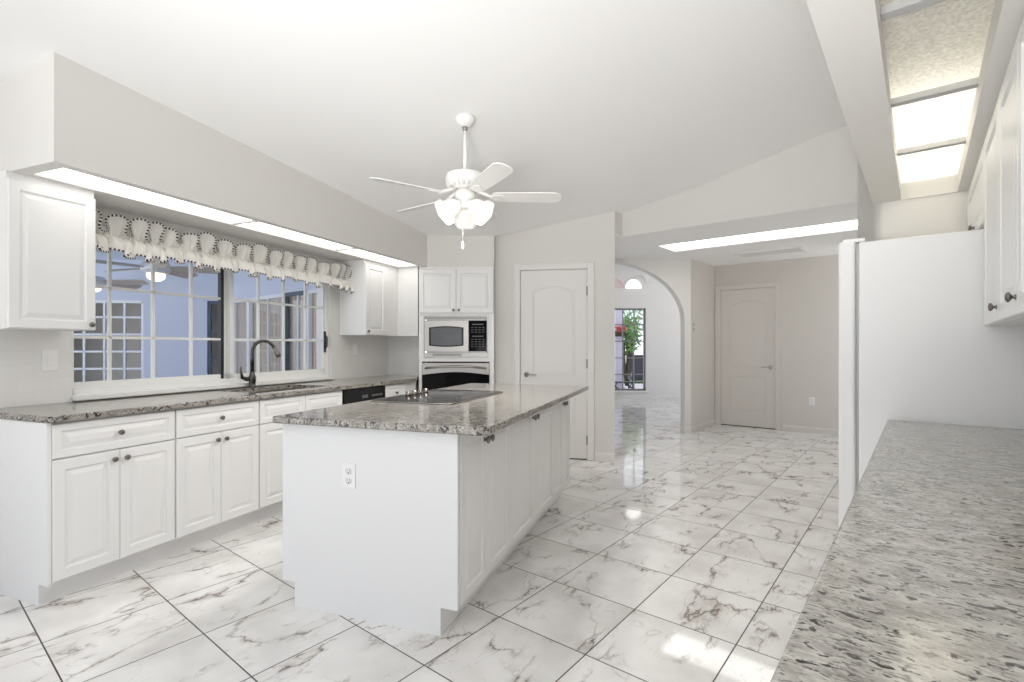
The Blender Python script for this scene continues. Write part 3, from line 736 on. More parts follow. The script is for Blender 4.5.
# microwave with trim kit
base = (-0.614, 5.75, 1.137)
t = thing('microwave', 'built-in stainless microwave with black keypad in the oven tower', 'microwave', W, base)
mb = MB(base); mb.box(-0.94, -0.29, TY+0.05, 5.95, 1.145, 1.56); mb.build('body', M['dsteel'], t)
MM = face_mv(0, TY, 0)
mb = MB(base)
mb.mbox(MM, -0.964, -0.264, 1.542, 1.578, -0.004, 0.012); mb.mbox(MM, -0.964, -0.264, 1.132, 1.180, -0.004, 0.012)
mb.mbox(MM, -0.964, -0.956, 1.180, 1.542, -0.004, 0.010); mb.mbox(MM, -0.272, -0.264, 1.180, 1.542, -0.004, 0.010)
fr = mb.build('trim_frame', M['steel'], t)
for zc, n in ((1.560, 6), (1.158, 4)):
    mb = MB(base); xa, xb = (-0.955, -0.275) if n == 6 else (-0.865, -0.545)
    for k in range(3): mb.mbox(MM, xa, xb, zc-0.011+k*0.009, zc-0.006+k*0.009, 0.0105, 0.0130)
    mb.build('vent_slots', M['dslot'], fr)
mb = MB(base)
x0, x1, z0, z1 = -0.952, -0.474, 1.196, 1.530
def barrel(xa, xb, za, zb, bul, n=14):
    P = []
    for i in range(n+1): f = i/n; P.append((xa+(xb-xa)*f, za-bul*math.sin(math.pi*f)))
    for i in range(n+1): f = i/n; P.append((xb-(xb-xa)*f, zb+bul*math.sin(math.pi*f)))
    return P
mb.mbox(MM, x0, x1, z0, z1, -0.03, 0.018)
dd = mb.build('door', M['steel'], t)
mb = MB(base); mb.extrude(MM, barrel(-0.904, -0.528, 1.258, 1.456, 0.014), 0.016, 0.022); fr2 = mb.build('window_surround', M['black'], dd)
mb = MB(base); mb.extrude(MM, barrel(-0.884, -0.548, 1.270, 1.444, 0.013), 0.021, 0.0235); mb.build('window_pane', M['mglass'], dd)
mb = MB(base); mb.mbox(MM, -0.470, -0.276, 1.196, 1.530, -0.03, 0.016, 0.004); kp = mb.build('keypad', M['bglass'], t)
for rz, row in enumerate((1.490, 1.455, 1.430, 1.405, 1.360, 1.325, 1.300, 1.275, 1.250)):
    mb = MB(base)
    if rz in (0, 4): mb.mbox(MM, -0.435, -0.310, row-0.006, row+0.006, 0.015, 0.0172)
    else:
        for k in range(4): mb.mbox(MM, -0.446+k*0.040, -0.446+k*0.040+0.026, row-0.004, row+0.004, 0.015, 0.0172)
    mb.build('key_row', M['key'], kp)
# wall oven
base = (-0.618, 5.75, 0.36)
t = thing('built_in_oven', 'stainless built-in oven with arched black glass below the microwave', 'oven', W, base)
mb = MB(base); mb.box(-0.94, -0.29, TY+0.05, 6.0, 0.37, 1.07); mb.build('body', M['dsteel'], t)
mb = MB(base); mb.mbox(MM, -0.982, -0.246, 1.070, 1.084, -0.004, 0.012); mb.build('top_vent', M['black'], t)
mb = MB(base); mb.mbox(MM, -0.982, -0.246, 0.37, 1.068, -0.004, 0.016, 0.004); dd = mb.build('door', M['steel'], t)
P = [(-0.980, 0.52), (-0.248, 0.52)]
for i in range(17): f = i/16; P.append((-0.248-0.732*f, 0.940+0.030*math.sin(math.pi*f)))
mb = MB(base); mb.extrude(MM, P, 0.014, 0.020); mb.build('glass_panel', M['bglass'], dd)
mb = MB(base); mb.tube([MM(-0.945, 1.010, 0.014), MM(-0.94, 1.014, 0.05), MM(-0.78, 1.028, 0.06), MM(-0.616, 1.034, 0.062), MM(-0.452, 1.028, 0.06), MM(-0.292, 1.014, 0.05), MM(-0.287, 1.010, 0.014)], 0.011, 12); mb.build('handle', M['steel'], dd)
# ================================================================ ISLAND
IF_ = -0.942; IV0 = 1.953; IV1 = 4.12; IUL = -1.850
segs = [1.985, 2.283, 2.624, 3.085, 3.583, 3.900, 4.12]
def island():
    names = ['white island cabinet nearest the camera, with the plain end panel', 'middle white island cabinet under the overhanging granite', 'far white island cabinet closest to the pantry door']
    pairs = [(0, 2), (2, 4), (4, 6)]
    for lab, (i0, i2) in zip(names, pairs):
        v0, vm, v1 = segs[i0], segs[i0+1], segs[i2]
        cv0 = IV0+0.019 if i0 == 0 else v0
        base = (-1.40, (v0+v1)/2, 0)
        t = thing('island_cabinet', lab, 'cabinet', I, base, 'white island cabinets')
        mb = MB(base); mb.box(IUL, IF_, cv0+0.0005, v1-0.0015, 0.118, 0.880); mb.build('body', M['cab'], t)
        mb = MB(base); mb.box(IUL+0.07, -1.003, cv0+0.0005, v1-0.0015, 0, 0.118); mb.build('toe_kick', M['cab'], t)
        if i0 == 0:
            mb = MB(base)
            mb.extrude(face_mv(0, IV0, 0), [(-1.780, 0), (-1.001, 0), (-1.001, 0.122), (IF_+0.021, 0.122), (IF_+0.021, 0.880), (IUL-0.002, 0.880), (IUL-0.002, 0.116), (-1.780, 0.116)], -0.018, 0)
            mb.build('end_panel', M['cabin'], t)
        for a, b, kn in ((v0, vm, vm-0.030), (vm, v1, vm+0.030)):
            Mf = face_pu(IF_, a+0.002, 0.126); mb = MB(base); panel_front(mb, Mf, b-a-0.004, 0.745, 0.022, 0.045); d = mb.build('door', M['cab'], t)
            knob(d, shift(Mf, kn-a-0.002, 0.672, 0.021), base, 'pewter', 1.1)
        # cook's side doors
        for a, b in ((v0, vm), (vm, v1)):
            Mf = face_mu(IUL, a+0.002, 0.126); mb = MB(base); panel_front(mb, Mf, b-a-0.004, 0.745, 0.020, 0.045); mb.build('door', M['cab'], t)
island()
base = (-1.33, 3.07, 0.880)
mb = MB(base); mb.prism([(-1.864, 1.902), (-0.800, 1.902), (-0.768, 1.93), (-0.786, 4.245), (-1.864, 4.245)], 0.880, 0.914, 0.006)
tag(frame_obj(mb.build('island_countertop', M['gran']), I, base), 'polished speckled granite top on the kitchen island', 'countertop')
# cooktop
base = (-1.53, 3.05, 0.914)
t = thing('cooktop', 'black glass cooktop with steel edge set in the island granite', 'cooktop', I, base)
cu0, cu1, cv0, cv1 = -1.80, -1.262, 2.595, 3.445
mb = MB(base); mb.box(cu0, cu1, cv0, cv1, 0.914, 0.922, 0.003); mb.build('edge_frame', M['steel'], t)
mb = MB(base); mb.box(cu0+0.008, cu1-0.008, cv0+0.008, cv1-0.008, 0.918, 0.9245, 0.002); gl = mb.build('glass_top', M['bglass'], t)
for (u, v, r_) in ((-1.62, 2.82, 0.09), (-1.40, 2.80, 0.075), (-1.62, 3.30, 0.075), (-1.40, 3.30, 0.10)):
    mb = MB(base)
    rs = [[(u+rr_*math.cos(2*math.pi*i/40), v+rr_*math.sin(2*math.pi*i/40), zz_) for i in range(40)] for rr_, zz_ in ((r_, 0.9246), (r_, 0.9251), (r_-0.006, 0.9251), (r_-0.006, 0.9246))]
    mb.rings(rs, False, False); mb.build('burner_ring', M['ring'], gl)
for v in (2.92, 3.00, 3.08, 3.16):
    mb = MB(base); mb.lathe((-1.735, v, 0.9245), [(0.021, 0), (0.022, 0.004), (0.017, 0.008), (0.016, 0.026), (0.0, 0.027)], 18); mb.build('knob', M['pewter'], t)
# ---------------------------------------------------------------- plates on walls
def outlet(label, F, Mf, base, kind='duplex', wd=0.072, ht=0.115, tint='plate'):
    nm = 'outlet' if kind == 'duplex' else 'light_switch'
    t = thing(nm, label, 'outlet' if kind == 'duplex' else 'switch', F, base)
    mb = MB(base); mb.mbox(Mf, -wd/2, wd/2, -ht/2, ht/2, 0.0006, 0.005, 0.002); pl = mb.build('cover_plate', M[tint], t)
    if kind == 'duplex':
        for s in (-0.022, 0.022):
            mb = MB(base)
            mb.lathe(None, [(0.0165, 0.004), (0.0165, 0.0065), (0.0, 0.0066)], 20, shift(Mf, 0, s, 0)); rc = mb.build('receptacle', M[tint], t)
            mb = MB(base)
            mb.mbox(Mf, -0.0075, -0.0055, s-0.001, s+0.009, 0.006, 0.0072); mb.mbox(Mf, 0.0055, 0.0075, s, s+0.009, 0.006, 0.0072); mb.lathe(None, [(0.003, 0.006), (0.003, 0.0072)], 10, shift(Mf, 0, s-0.008, 0)); mb.build('slots', M['slot'], rc)
    elif kind == 'rocker':
        mb = MB(base); mb.mbox(Mf, -0.017, 0.017, -0.034, 0.034, 0.004, 0.0055); mb.mbox(Mf, -0.015, 0.015, -0.031, 0.031, 0.005, 0.0085, 0.002); mb.build('rocker', M['plate'], t)
    else:
        mb = MB(base); mb.mbox(Mf, -0.005, 0.005, -0.012, 0.012, 0.004, 0.013, 0.002); mb.build('toggle', M['plate'], t)
    return t
b_ = (-1.468, IV0, 0.652); outlet('white duplex outlet on the end panel of the island', I, face_mv(*b_), b_)
b_ = (UW+0.010, 1.735, 1.165); outlet('white rocker switch on the tile below the left wall cabinet', K, face_pu(*b_), b_, 'rocker', 0.078, 0.12)
b_ = (UW+0.010, 4.42, 1.22); outlet('white toggle switch on the backsplash right of the window', K, face_pu(*b_), b_, 'toggle')
b_ = (hu, 7.42, 1.535); outlet('small switch on the passage wall beside the arch', T, face_pu(*b_), b_, 'toggle', 0.072, 0.115, 'gask')
b_ = (-1.217, BV, 0.463); outlet('white duplex outlet low on the wall right of the passage door', T, face_mv(*b_), b_)
# ================================================================ RIGHT RUN
RF = 0.225; RW = 0.555
def upper_right(lab, v0, v1, z0, kn):
    base = ((RF+RW)/2, (v0+v1)/2, z0)
    t = thing('wall_cabinet', lab, 'cabinet', T, base, 'white wall cabinets on the right')
    mb = MB(base); mb.box(RF, RW-0.002, v0, v1, z0, 2.11); mb.build('body', M['cab'], t)
    Mf = face_mu(RF, v0+0.002, z0+0.003); mb = MB(base); panel_front(mb, Mf, v1-v0-0.004, 2.095-z0-0.006, 0.020, 0.055); d = mb.build('door', M['cab'], t)
    knob(d, shift(Mf, kn-v0-0.002, 0.05, 0.019), base)
    mb = MB(base); mb.box(RF-0.004, RW-0.002, v0, v1, 2.098, S); mb.build('crown_rail', M['cab'], t)
for lab, v0, v1, kn in (('white wall cabinet on the right, beside the fridge', 2.375, 2.862, 2.405), ('white wall cabinet on the right, second from the fridge', 1.925, 2.372, 1.955), ('white wall cabinet on the right, cut by the picture edge', 1.475, 1.922, 1.505)):
    upper_right(lab, v0, v1, 1.328, kn)
upper_right('short white cabinet above the fridge', 2.868, 3.80, 1.77, 3.33)
mb = MB((0.24, 1.0, 0.882)); mb.box(-0.117, RW-0.002, -0.85, 2.858, 0.882, 0.914, 0.006)
tag(frame_obj(mb.build('countertop', M['granR']), T, (0.24, 1.0, 0.882)), 'pale streaked granite countertop in the right foreground', 'countertop')
base = (0.25, 1.0, 0)
t = thing('base_cabinet', 'white base cabinet under the right foreground granite', 'cabinet', T, base)
mb = MB(base); mb.box(-0.062, RW-0.002, -0.84, 2.85, 0.105, 0.882); mb.build('body', M['cab'], t)
mb = MB(base); mb.box(0.0, RW-0.002, -0.84, 2.85, 0, 0.105); mb.build('toe_kick', M['cab'], t)
for k in range(6):
    Mf = face_mu(-0.062, -0.83+k*0.613, 0.115); mb = MB(base); panel_front(mb, Mf, 0.609, 0.755, 0.020, 0.05); mb.build('door', M['cab'], t)
# fridge
base = (0.15, 3.32, 0)
t = thing('fridge', 'tall white refrigerator at the end of the right counter', 'refrigerator', T, base)
mb = MB(base); mb.box(-0.225, 0.50, 2.872, 3.775, 0.02, 1.735, 0.006); mb.build('body', M['fridge'], t)
mb = MB(base); mb.box(-0.237, -0.224, 2.885, 3.76, 0.10, 1.73); g_ = mb.build('gasket', M['gask'], t); g_['label'] = 'grey door gasket'
mb = MB(base); mb.box(-0.24, 0.48, 2.89, 3.76, 0.0, 0.09); mb.build('kick_grille', M['gask'], t)
for v0, v1, hx in ((2.872, 3.255, 3.20), (3.262, 3.775, 3.315)):
    mb = MB(base); mb.box(-0.306, -0.238, v0, v1, 0.10, 1.745, 0.012, 3); d = mb.build('door', M['fridge'], t)
    mb = MB(base); mb.tube([(-0.304, hx, 0.60), (-0.322, hx, 0.66), (-0.328, hx, 0.95), (-0.322, hx, 1.32), (-0.304, hx, 1.38)], 0.012, 10); mb.build('handle', M['fridge'], d)
for v in (2.90, 3.745):
    mb = MB(base); mb.box(-0.29, -0.20, v-0.02, v+0.02, 1.737, 1.757, 0.004); mb.build('hinge_cover', M['fridge'], t)
# ---------------------------------------------------------------- lights in soffits
bars = [0.49, 1.165, 1.82, 2.512, 3.175, 3.815]
base = (0.04, 2.15, 2.22)
t = thing('ceiling_light', 'long recessed light with crackled panels in the right soffit', 'light', T, base)
for k in range(5):
    mb = MB(base); mb.box(-0.098, 0.178, bars[k]+0.004, bars[k+1]-0.004, 2.2235, 2.2265); mb.build('diffuser', M['diff'], t)
for v in bars[1:-1]:
    mb = MB(base); mb.box(-0.0895, 0.1645, v-0.019, v+0.019, 2.200, 2.2232); mb.build('cross_bar', M['gask'], t)  # white metal bars given grey, their shadow side put into the colour
x, y = T.xy(0.04, 3.12); area('soffit_tubes', (x, y, 2.49), (0, 0, -T.a), 0.14, 1.2, 8, (1, 0.985, 0.96))
vs = [1.50, 2.66, 3.73, 4.72]
base = (-3.09, 3.1, 2.14)
t = thing('ceiling_light', 'long lit fluorescent strip in the soffit above the window and valance', 'light', K, base)
for k in range(3):
    mb = MB(base); mb.box(-3.214, -2.966, vs[k]+0.004, vs[k+1]-0.004, 2.140, 2.146); mb.build('diffuser', M['strip'], t)
for v in vs[1:-1]:
    mb = MB(base); mb.box(-3.214, -2.966, v-0.010, v+0.010, 2.128, 2.1455); mb.build('cross_bar', M['gask'], t)
lz = pz(6.0)+0.05
base = (-1.44, 6.27, lz)
t = thing('ceiling_light', 'long lit ceiling panel in the passage beyond the header', 'light', T, base)
mb = MB(base); mb.box(-2.519, -0.361, 6.001, 6.549, lz, lz+0.008); mb.build('diffuser', M['hstrip'], t)
mb = MB(base)
for q in ((-2.519, -2.507, 6.001, 6.549), (-0.373, -0.361, 6.001, 6.549), (-2.507, -0.373, 6.001, 6.013), (-2.507, -0.373, 6.537, 6.549)): mb.box(*q, lz-0.02, lz-0.0005)
mb.build('frame', M['ceil'], t)
# vent in passage ceiling
VZ = pz(7.45)-0.006
base = (-1.57, 7.45, VZ)
t = thing('ceiling_vent', 'white return air grille in the passage ceiling', 'vent', T, base)
mb = MB(base)
for (a0, a1, b0, b1) in ((-1.98, -1.17, 7.27, 7.31), (-1.98, -1.17, 7.61, 7.65), (-1.98, -1.94, 7.27, 7.65), (-1.21, -1.17, 7.27, 7.65)): mb.box(a0, a1, b0, b1, VZ-0.012, VZ+0.008, 0.003)
mb.build('frame', M['ceil'], t)
mb = MB(base)
for k in range(12):
    v = 7.32+k*0.025; mb.prism([(-1.94, v), (-1.21, v), (-1.21, v+0.014), (-1.94, v+0.014)], VZ-0.009, VZ-0.003)
mb.build('slats', M['trim'], t)
# ================================================================ CEILING FAN
FX, FY = -0.319, 3.434
fz = cz(FX, FY)
def ceiling_fan():
    base = (FX, FY, fz)
    t = thing('ceiling_fan', 'white five-blade ceiling fan with lit tulip shades above the island', 'ceiling fan', W, base)
    mb = MB(base); mb.lathe((FX, FY, fz), [(0.066, 0.012), (0.066, -0.006), (0.060, -0.024), (0.046, -0.044), (0.026, -0.056), (0.0, -0.060)], 32); mb.build('canopy', M['fan'], t)
    mb = MB(base); mb.lathe((FX, FY, 0), [(0.016, fz-0.082), (0.018, fz-0.055)], 16); c_ = mb.build('rod_coupling', M['dsteel'], t)
    mb = MB(base); mb.lathe((FX, FY, 0), [(0.0115, 2.41), (0.0115, fz-0.05)], 16); mb.build('downrod', M['fan'], t)
    mb = MB(base); mb.lathe((FX, FY, 0), [(0.02, 2.420), (0.08, 2.418), (0.120, 2.412), (0.132, 2.400), (0.134, 2.360), (0.128, 2.342), (0.095, 2.322), (0.085, 2.312), (0.0, 2.311)], 40); mh = mb.build('motor_housing', M['fan'], t)
    mb = MB(base)
    for i in range(20):
        a = 2*math.pi*i/20; c, s = math.cos(a), math.sin(a)
        mb.tube([(FX+0.098*c, FY+0.098*s, 2.322), (FX+0.126*c, FY+0.126*s, 2.342)], 0.008, 6)
    mb.build('vent_slots', M['trim'], mh)
    mb = MB(base); mb.lathe((FX, FY, 0), [(0.035, 2.318), (0.045, 2.300), (0.070, 2.295), (0.072, 2.262), (0.060, 2.245), (0.035, 2.235), (0.034, 2.205), (0.05, 2.195), (0.04, 2.18), (0.0, 2.175)], 32); mb.build('light_kit', M['fan'], t)
    zb = 2.262; R = 0.655
    for ang in (3, -64, 215, 143, 76):
        a = math.radians(ang); ca, sa = math.cos(a), math.sin(a)
        pitch = math.radians(13)
        def P(r_, s_, h_=0.0): # radial, sideways, up
            return (FX+r_*ca-s_*math.cos(pitch)*sa, FY+r_*sa+s_*math.cos(pitch)*ca, zb-s_*math.sin(pitch)+h_)
        out = []
        n = 8
        prof = [(0.185, 0.040), (0.21, 0.052), (0.35, 0.060), (0.52, 0.064), (0.610, 0.063), (0.640, 0.050), (R, 0.022)]
        side = [(r_, s_) for r_, s_ in prof]+[(r_, -s_) for r_, s_ in reversed(prof)]
        mb = MB(base); mb.rings([[P(r_, s_, 0.0) for r_, s_ in side], [P(r_, s_, 0.006) for r_, s_ in side]], True, True)
        b = mb.build('blade', M['fan'], t)
        mb = MB(base); mb.tube([(FX+0.07*ca, FY+0.07*sa, 2.306), (FX+0.13*ca, FY+0.13*sa, 2.285), P(0.19, 0, -0.004)], 0.012, 8)
        iron = [(0.17, 0.018), (0.20, 0.034), (0.24, 0.030), (0.27, 0.0)]
        sd = [(r_, s_) for r_, s_ in iron]+[(r_, -s_) for r_, s_ in reversed(iron[:-1])]
        mb.rings([[P(r_, s_, -0.006) for r_, s_ in sd], [P(r_, s_, -0.0005) for r_, s_ in sd]], True, True)
        mb.build('blade_iron', M['fan'], b)
    for ang in (-148, -28, 92):
        a = math.radians(ang); ax = Vector((math.cos(a)*0.80, math.sin(a)*0.80, -0.60)).normalized()
        p0 = Vector((FX+0.045*math.cos(a), FY+0.045*math.sin(a), 2.215))
        up = Vector((0, 0, 1)); e1 = ax.cross(up).normalized(); e2 = e1.cross(ax).normalized()
        def Mf(x, y, h, p0=p0, ax=ax, e1=e1, e2=e2): return tuple(p0+ax*h+e1*x+e2*y)
        lp = bpy.data.lights.new('bulb_light', 'SPOT'); lp.energy = 30; lp.color = (1, 0.97, 0.93); lp.shadow_soft_size = 0.05; lp.spot_size = math.radians(158); lp.spot_blend = 0.6
        lo = bpy.data.objects.new('bulb_light', lp); COL.objects.link(lo); lo.location = p0+ax*0.15; lo.rotation_euler = (0, 0, 0)
        mb = MB(base); mb.lathe(None, [(0.018, -0.01), (0.022, 0.0), (0.022, 0.018), (0.0, 0.019)], 16, Mf); h_ = mb.build('lamp_socket', M['fan'], t)
        mb = MB(base)
        pr = [(0.024, 0.012), (0.044, 0.028), (0.056, 0.055), (0.060, 0.085), (0.072, 0.114), (0.091, 0.134)]
        full = pr + [(r_-0.003, h2) for r_, h2 in reversed(pr)]
        mb.lathe(None, full, 36, Mf, False, False, wob=lambda k, th: (0.05*math.cos(6*th) if k in (5, 6) else 0.02*math.cos(6*th) if k in (4, 7) else 0)); mb.build('lamp_shade', M['shade'], t)
    mb = MB(base); mb.tube([(FX+0.02, FY-0.03, 2.18), (FX+0.02, FY-0.03, 2.085)], 0.003, 6); mb.lathe((FX+0.02, FY-0.03, 2.06), [(0.0, 0), (0.007, 0.004), (0.007, 0.03), (0.0, 0.034)], 10); mb.build('pull_chain', M['fan'], t)
    mb = MB(base); mb.tube([(FX-0.012, FY-0.03, 2.18), (FX-0.012, FY-0.03, 1.955)], 0.0022, 6); mb.lathe((FX-0.012, FY-0.03, 1.90), [(0.0, 0), (0.008, 0.005), (0.007, 0.045), (0.0, 0.055)], 10); mb.build('pull_chain', M['fan'], t)
ceiling_fan()
# ================================================================ LANAI BEYOND THE WINDOW
LV = 3.65                       # T-frame wall with sliding doors
LF = Frame(-6.1); lfv = LF.uv(-5.0, 8.75)[1]
mb = MB(); mb.poly([(-8.2, 3.4, 2.72), (-8.2, 12, 2.72), (-1.0, 12, 2.72), (*K.xy(UW-0.17, 5.3), 2.72), (*K.xy(UW-0.17, 0.3), 2.72)]); struct(mb.build('ceiling_lanai', M['blueceil']))
lu0 = LF.uv(-5.15, 8.75)[0]
# far wall with glazed door openings
fx0 = LF.uv(-10.5, 8.2)[0]
def lfa(px):   # local a on far wall for a pixel column
    tx = (px-512)/506.0; n = (math.sin(LF.a), math.cos(LF.a))
    Y = lfv/(tx*n[0]+n[1]); return LF.uv(tx*Y, Y)[0]-fx0
g0, g1 = lfa(62), lfa(143.5); e0, e1 = lfa(207), lfa(222)
LM = face_mv(fx0, lfv, 0)
wall('wall_lanai_far', LF, LM, lfa(226), 2.72, [(g0, g1, 0, 2.04), (e0, e1-0.02, 0, 2.04)], 0.12, 'blue')
def grid_door(name, F, Mf, base, a0, a1, zt, cols, rows, mfr, mback, bars=0.016):
    e = bpy.data.objects.new(name, None); COL.objects.link(e); frame_obj(e, F, base); struct(e)
    f = MB(base)
    for q in ((a0, a1, 0.0, 0.10), (a0, a1, zt-0.05, zt), (a0, a0+0.05, 0, zt), (a1-0.05, a1, 0, zt)): f.mbox(Mf, *q, -0.07, -0.02)
    f.build('door_frame', M[mfr], e)
    m2 = MB(base)
    for i in range(1, cols): a = a0+(a1-a0)*i/cols; m2.mbox(Mf, a-bars, a+bars, 0.1, zt-0.05, -0.06, -0.025)
    for i in range(1, rows): z = zt*i/rows; m2.mbox(Mf, a0+0.05, a1-0.05, z-bars, z+bars, -0.06, -0.025)
    m2.build('muntins', M[mfr], e)
    g2 = MB(base); g2.mbox(Mf, a0+0.04, a1-0.04, 0.08, zt-0.04, -0.046, -0.042); g2.build('glass', M['clear'], e)
    if mback:
        bk = MB(base); bk.mbox(Mf, a0-0.3, a1+0.3, 0, zt+0.2, -0.75, -0.70); bk.mbox(Mf, a0-0.3, a1+0.3, 0, 0.02, -0.75, -0.12)
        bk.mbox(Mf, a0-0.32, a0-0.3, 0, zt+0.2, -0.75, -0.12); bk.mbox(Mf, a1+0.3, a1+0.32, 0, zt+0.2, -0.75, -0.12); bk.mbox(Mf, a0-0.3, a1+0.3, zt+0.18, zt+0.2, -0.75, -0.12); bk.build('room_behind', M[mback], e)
    return e
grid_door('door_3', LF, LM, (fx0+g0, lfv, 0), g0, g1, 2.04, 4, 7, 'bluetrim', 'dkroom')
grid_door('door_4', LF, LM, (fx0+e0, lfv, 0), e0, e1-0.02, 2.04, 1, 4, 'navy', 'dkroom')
# right wall of the lanai: sliding doors with vertical blinds behind
su0 = T.uv(-5.15, 8.8)[0]
SM = face_mv(su0, LV, 0)
def sa(px):
    tx = (px-512)/506.0; Y = LV/(tx*T.sa+T.ca); return T.uv(tx*Y, Y)[0]-su0
slen = sa(352)
wall('wall_lanai_right', T, SM, slen, 2.72, [(sa(231), sa(326), 0, 2.03)], 0.12, 'blue')
cuts = [231, 247, 283, 306, 326]
for k, (p, q) in enumerate(zip(cuts, cuts[1:])):
    a0, a1 = sa(p), sa(q)
    e = bpy.data.objects.new('window_%d' % (2+k), None); COL.objects.link(e); bs = (su0+(a0+a1)/2, LV, 0); frame_obj(e, T, bs); struct(e)
    f = MB(bs)
    for z in ((a0, a1, 0.0, 0.08), (a0, a1, 1.98, 2.03), (a0, a0+0.045, 0, 2.03), (a1-0.045, a1, 0, 2.03)): f.mbox(SM, *z, -0.07, -0.01)
    f.build('door_frame', M['bluetrim' if k != 2 else 'navy'], e)
    m2 = MB(bs)
    for z in (0.62, 1.35): m2.mbox(SM, a0+0.04, a1-0.04, z-0.014, z+0.014, -0.08, -0.05)
    if k in (1, 2): m2.mbox(SM, (a0+a1)/2-0.012, (a0+a1)/2+0.012, 0.05, 2.0, -0.08, -0.05)
    m2.build('muntins', M['bluetrim'], e)
    g2 = MB(bs); g2.mbox(SM, a0+0.04, a1-0.04, 0.07, 1.99, -0.068, -0.064); g2.build('glass', M['clear'], e)
    bl = MB(bs); a = a0
    while a < a1-0.01:
        bl.mbox(SM, a, min(a+0.088, a1), 0.04, 2.02, -0.095, -0.085); bl.mbox(SM, min(a+0.06, a1-0.01), min(a+0.1, a1), 0.04, 2.02, -0.085, -0.078); a += 0.10
    bl.build('vertical_blind', M['blind'], e)
def lanai_fan(label, X, Y, z, rot):
    base = (X, Y, 2.72); t = thing('ceiling_fan', label, 'ceiling fan', W, base)
    mb = MB(base); mb.lathe((X, Y, 0), [(0.07, 2.72), (0.06, 2.67), (0.015, 2.66), (0.015, z+0.10)], 20); mb.build('downrod', M['pewfan'], t)
    mb = MB(base); mb.lathe((X, Y, 0), [(0.03, z+0.12), (0.12, z+0.10), (0.15, z+0.05), (0.14, z+0.0), (0.10, z-0.03), (0.0, z-0.031)], 28); mb.build('motor_housing', M['pewfan'], t)
    mb = MB(base); mb.lathe((X, Y, 0), [(0.088, z-0.03), (0.092, z-0.05), (0.082, z-0.085), (0.045, z-0.112), (0.0, z-0.12)], 28); g = mb.build('lamp_globe', M['globe'], t); g['label'] = 'lit warm white bowl globe'
    for k in range(5):
        a = rot+2*math.pi*k/5; ca, sa_ = math.cos(a), math.sin(a); pt = -0.34
        pr = [(0.12, 0.03), (0.22, 0.06), (0.64, 0.078), (0.72, 0.055)]; side = pr+[(r_, -s_) for r_, s_ in reversed(pr)]
        mb = MB(base); mb.rings([[(X+r_*ca-s_*sa_, Y+r_*sa_+s_*ca, z+0.03+s_*pt+h) for r_, s_ in side] for h in (0, 0.008)], True, True); mb.build('blade', M['fanwood'], t)
    return t
def at(px, py, Y): return ((px-512)/506.0*Y, Y, H-(py-347)/506.0*Y)
p = at(156, 271, 5.7); lanai_fan('grey-bladed lanai fan seen through the window, fully in view below the valance', p[0], p[1], p[2], 0.35)
p = at(94, 284, 7.4); lanai_fan('farther lanai fan half hidden behind the left wall cabinet', p[0], p[1], p[2], 0.1)
# ================================================================ DINING ROOM AND GARDEN BEYOND THE ARCH
DY = 12.1
wx0, wx1, wz0, wz1 = 2.20, 3.20, 0.20, 2.17
wall('wall_dining', W, face_mv(-1.0, DY, 0), 6.5, 3.3, [(wx0+1.0, wx1+1.0, wz0, wz1)], 0.15, 'rwall')
baseboard('baseboard_dining', W, face_mv(-1.0, DY, 0), 0, 6.5)
# ceiling falls to the right; lit half-round window and a pink sunburst shade high on the wall
mb = MB(); mb.poly([(-2, 7.6, 3.3), (3.08, 7.5, 3.3), (3.08, DY, 2.98), (-2, DY, 3.05)]); mb.poly([(3.08, 7.5, 3.3), (3.22, 7.5, 3.22), (3.22, DY, 2.80), (3.08, DY, 2.98)]); mb.poly([(3.22, 7.5, 3.22), (5.5, 7.0, 2.8), (5.5, DY, 2.34), (3.22, DY, 2.80)]); struct(mb.build('ceiling_dining', M['ceil']))
base = (2.90, DY-0.01, 2.655)
t = thing('fanlight', 'bright half-round fanlight glowing high on the dining room wall', 'window', W, base)
P = [(0.19*math.cos(math.pi*i/20), 0.20*math.sin(math.pi*i/20)) for i in range(21)]
mb = MB(base); mb.extrude(face_mv(2.90, DY, 2.655), P, 0.002, 0.016); mb.build('pane', M['strip'], t)
mb = MB(base); mb.tube([(2.90+0.20*math.cos(math.pi*i/20), DY-0.012, 2.655+0.21*math.sin(math.pi*i/20)) for i in range(21)], 0.012, 8); mb.build('frame', M['vinyl'], t)
base = (2.27, DY-0.02, 2.655)
t = thing('sunburst_shade', 'pink pleated arched shade half hidden behind the pantry wall', 'shade', W, base)
mb = MB(base); n = 44; rs = [[(2.27+0.02*math.cos(math.pi*i/n), DY-0.02, 2.66+0.02*math.sin(math.pi*i/n)) for i in range(n+1)],
    [(2.27+0.40*math.cos(math.pi*i/n), DY-0.02-0.03*(i % 2), 2.66+0.27*math.sin(math.pi*i/n)) for i in range(n+1)]]
mb.rings(rs, False, False, False); mb.build('pleats', M['pink'], t)
mb = MB(base); mb.tube([(2.27+0.41*math.cos(math.pi*i/24), DY-0.025, 2.66+0.28*math.sin(math.pi*i/24)) for i in range(25)], 0.014, 8); mb.build('rim', M['pink'], t)
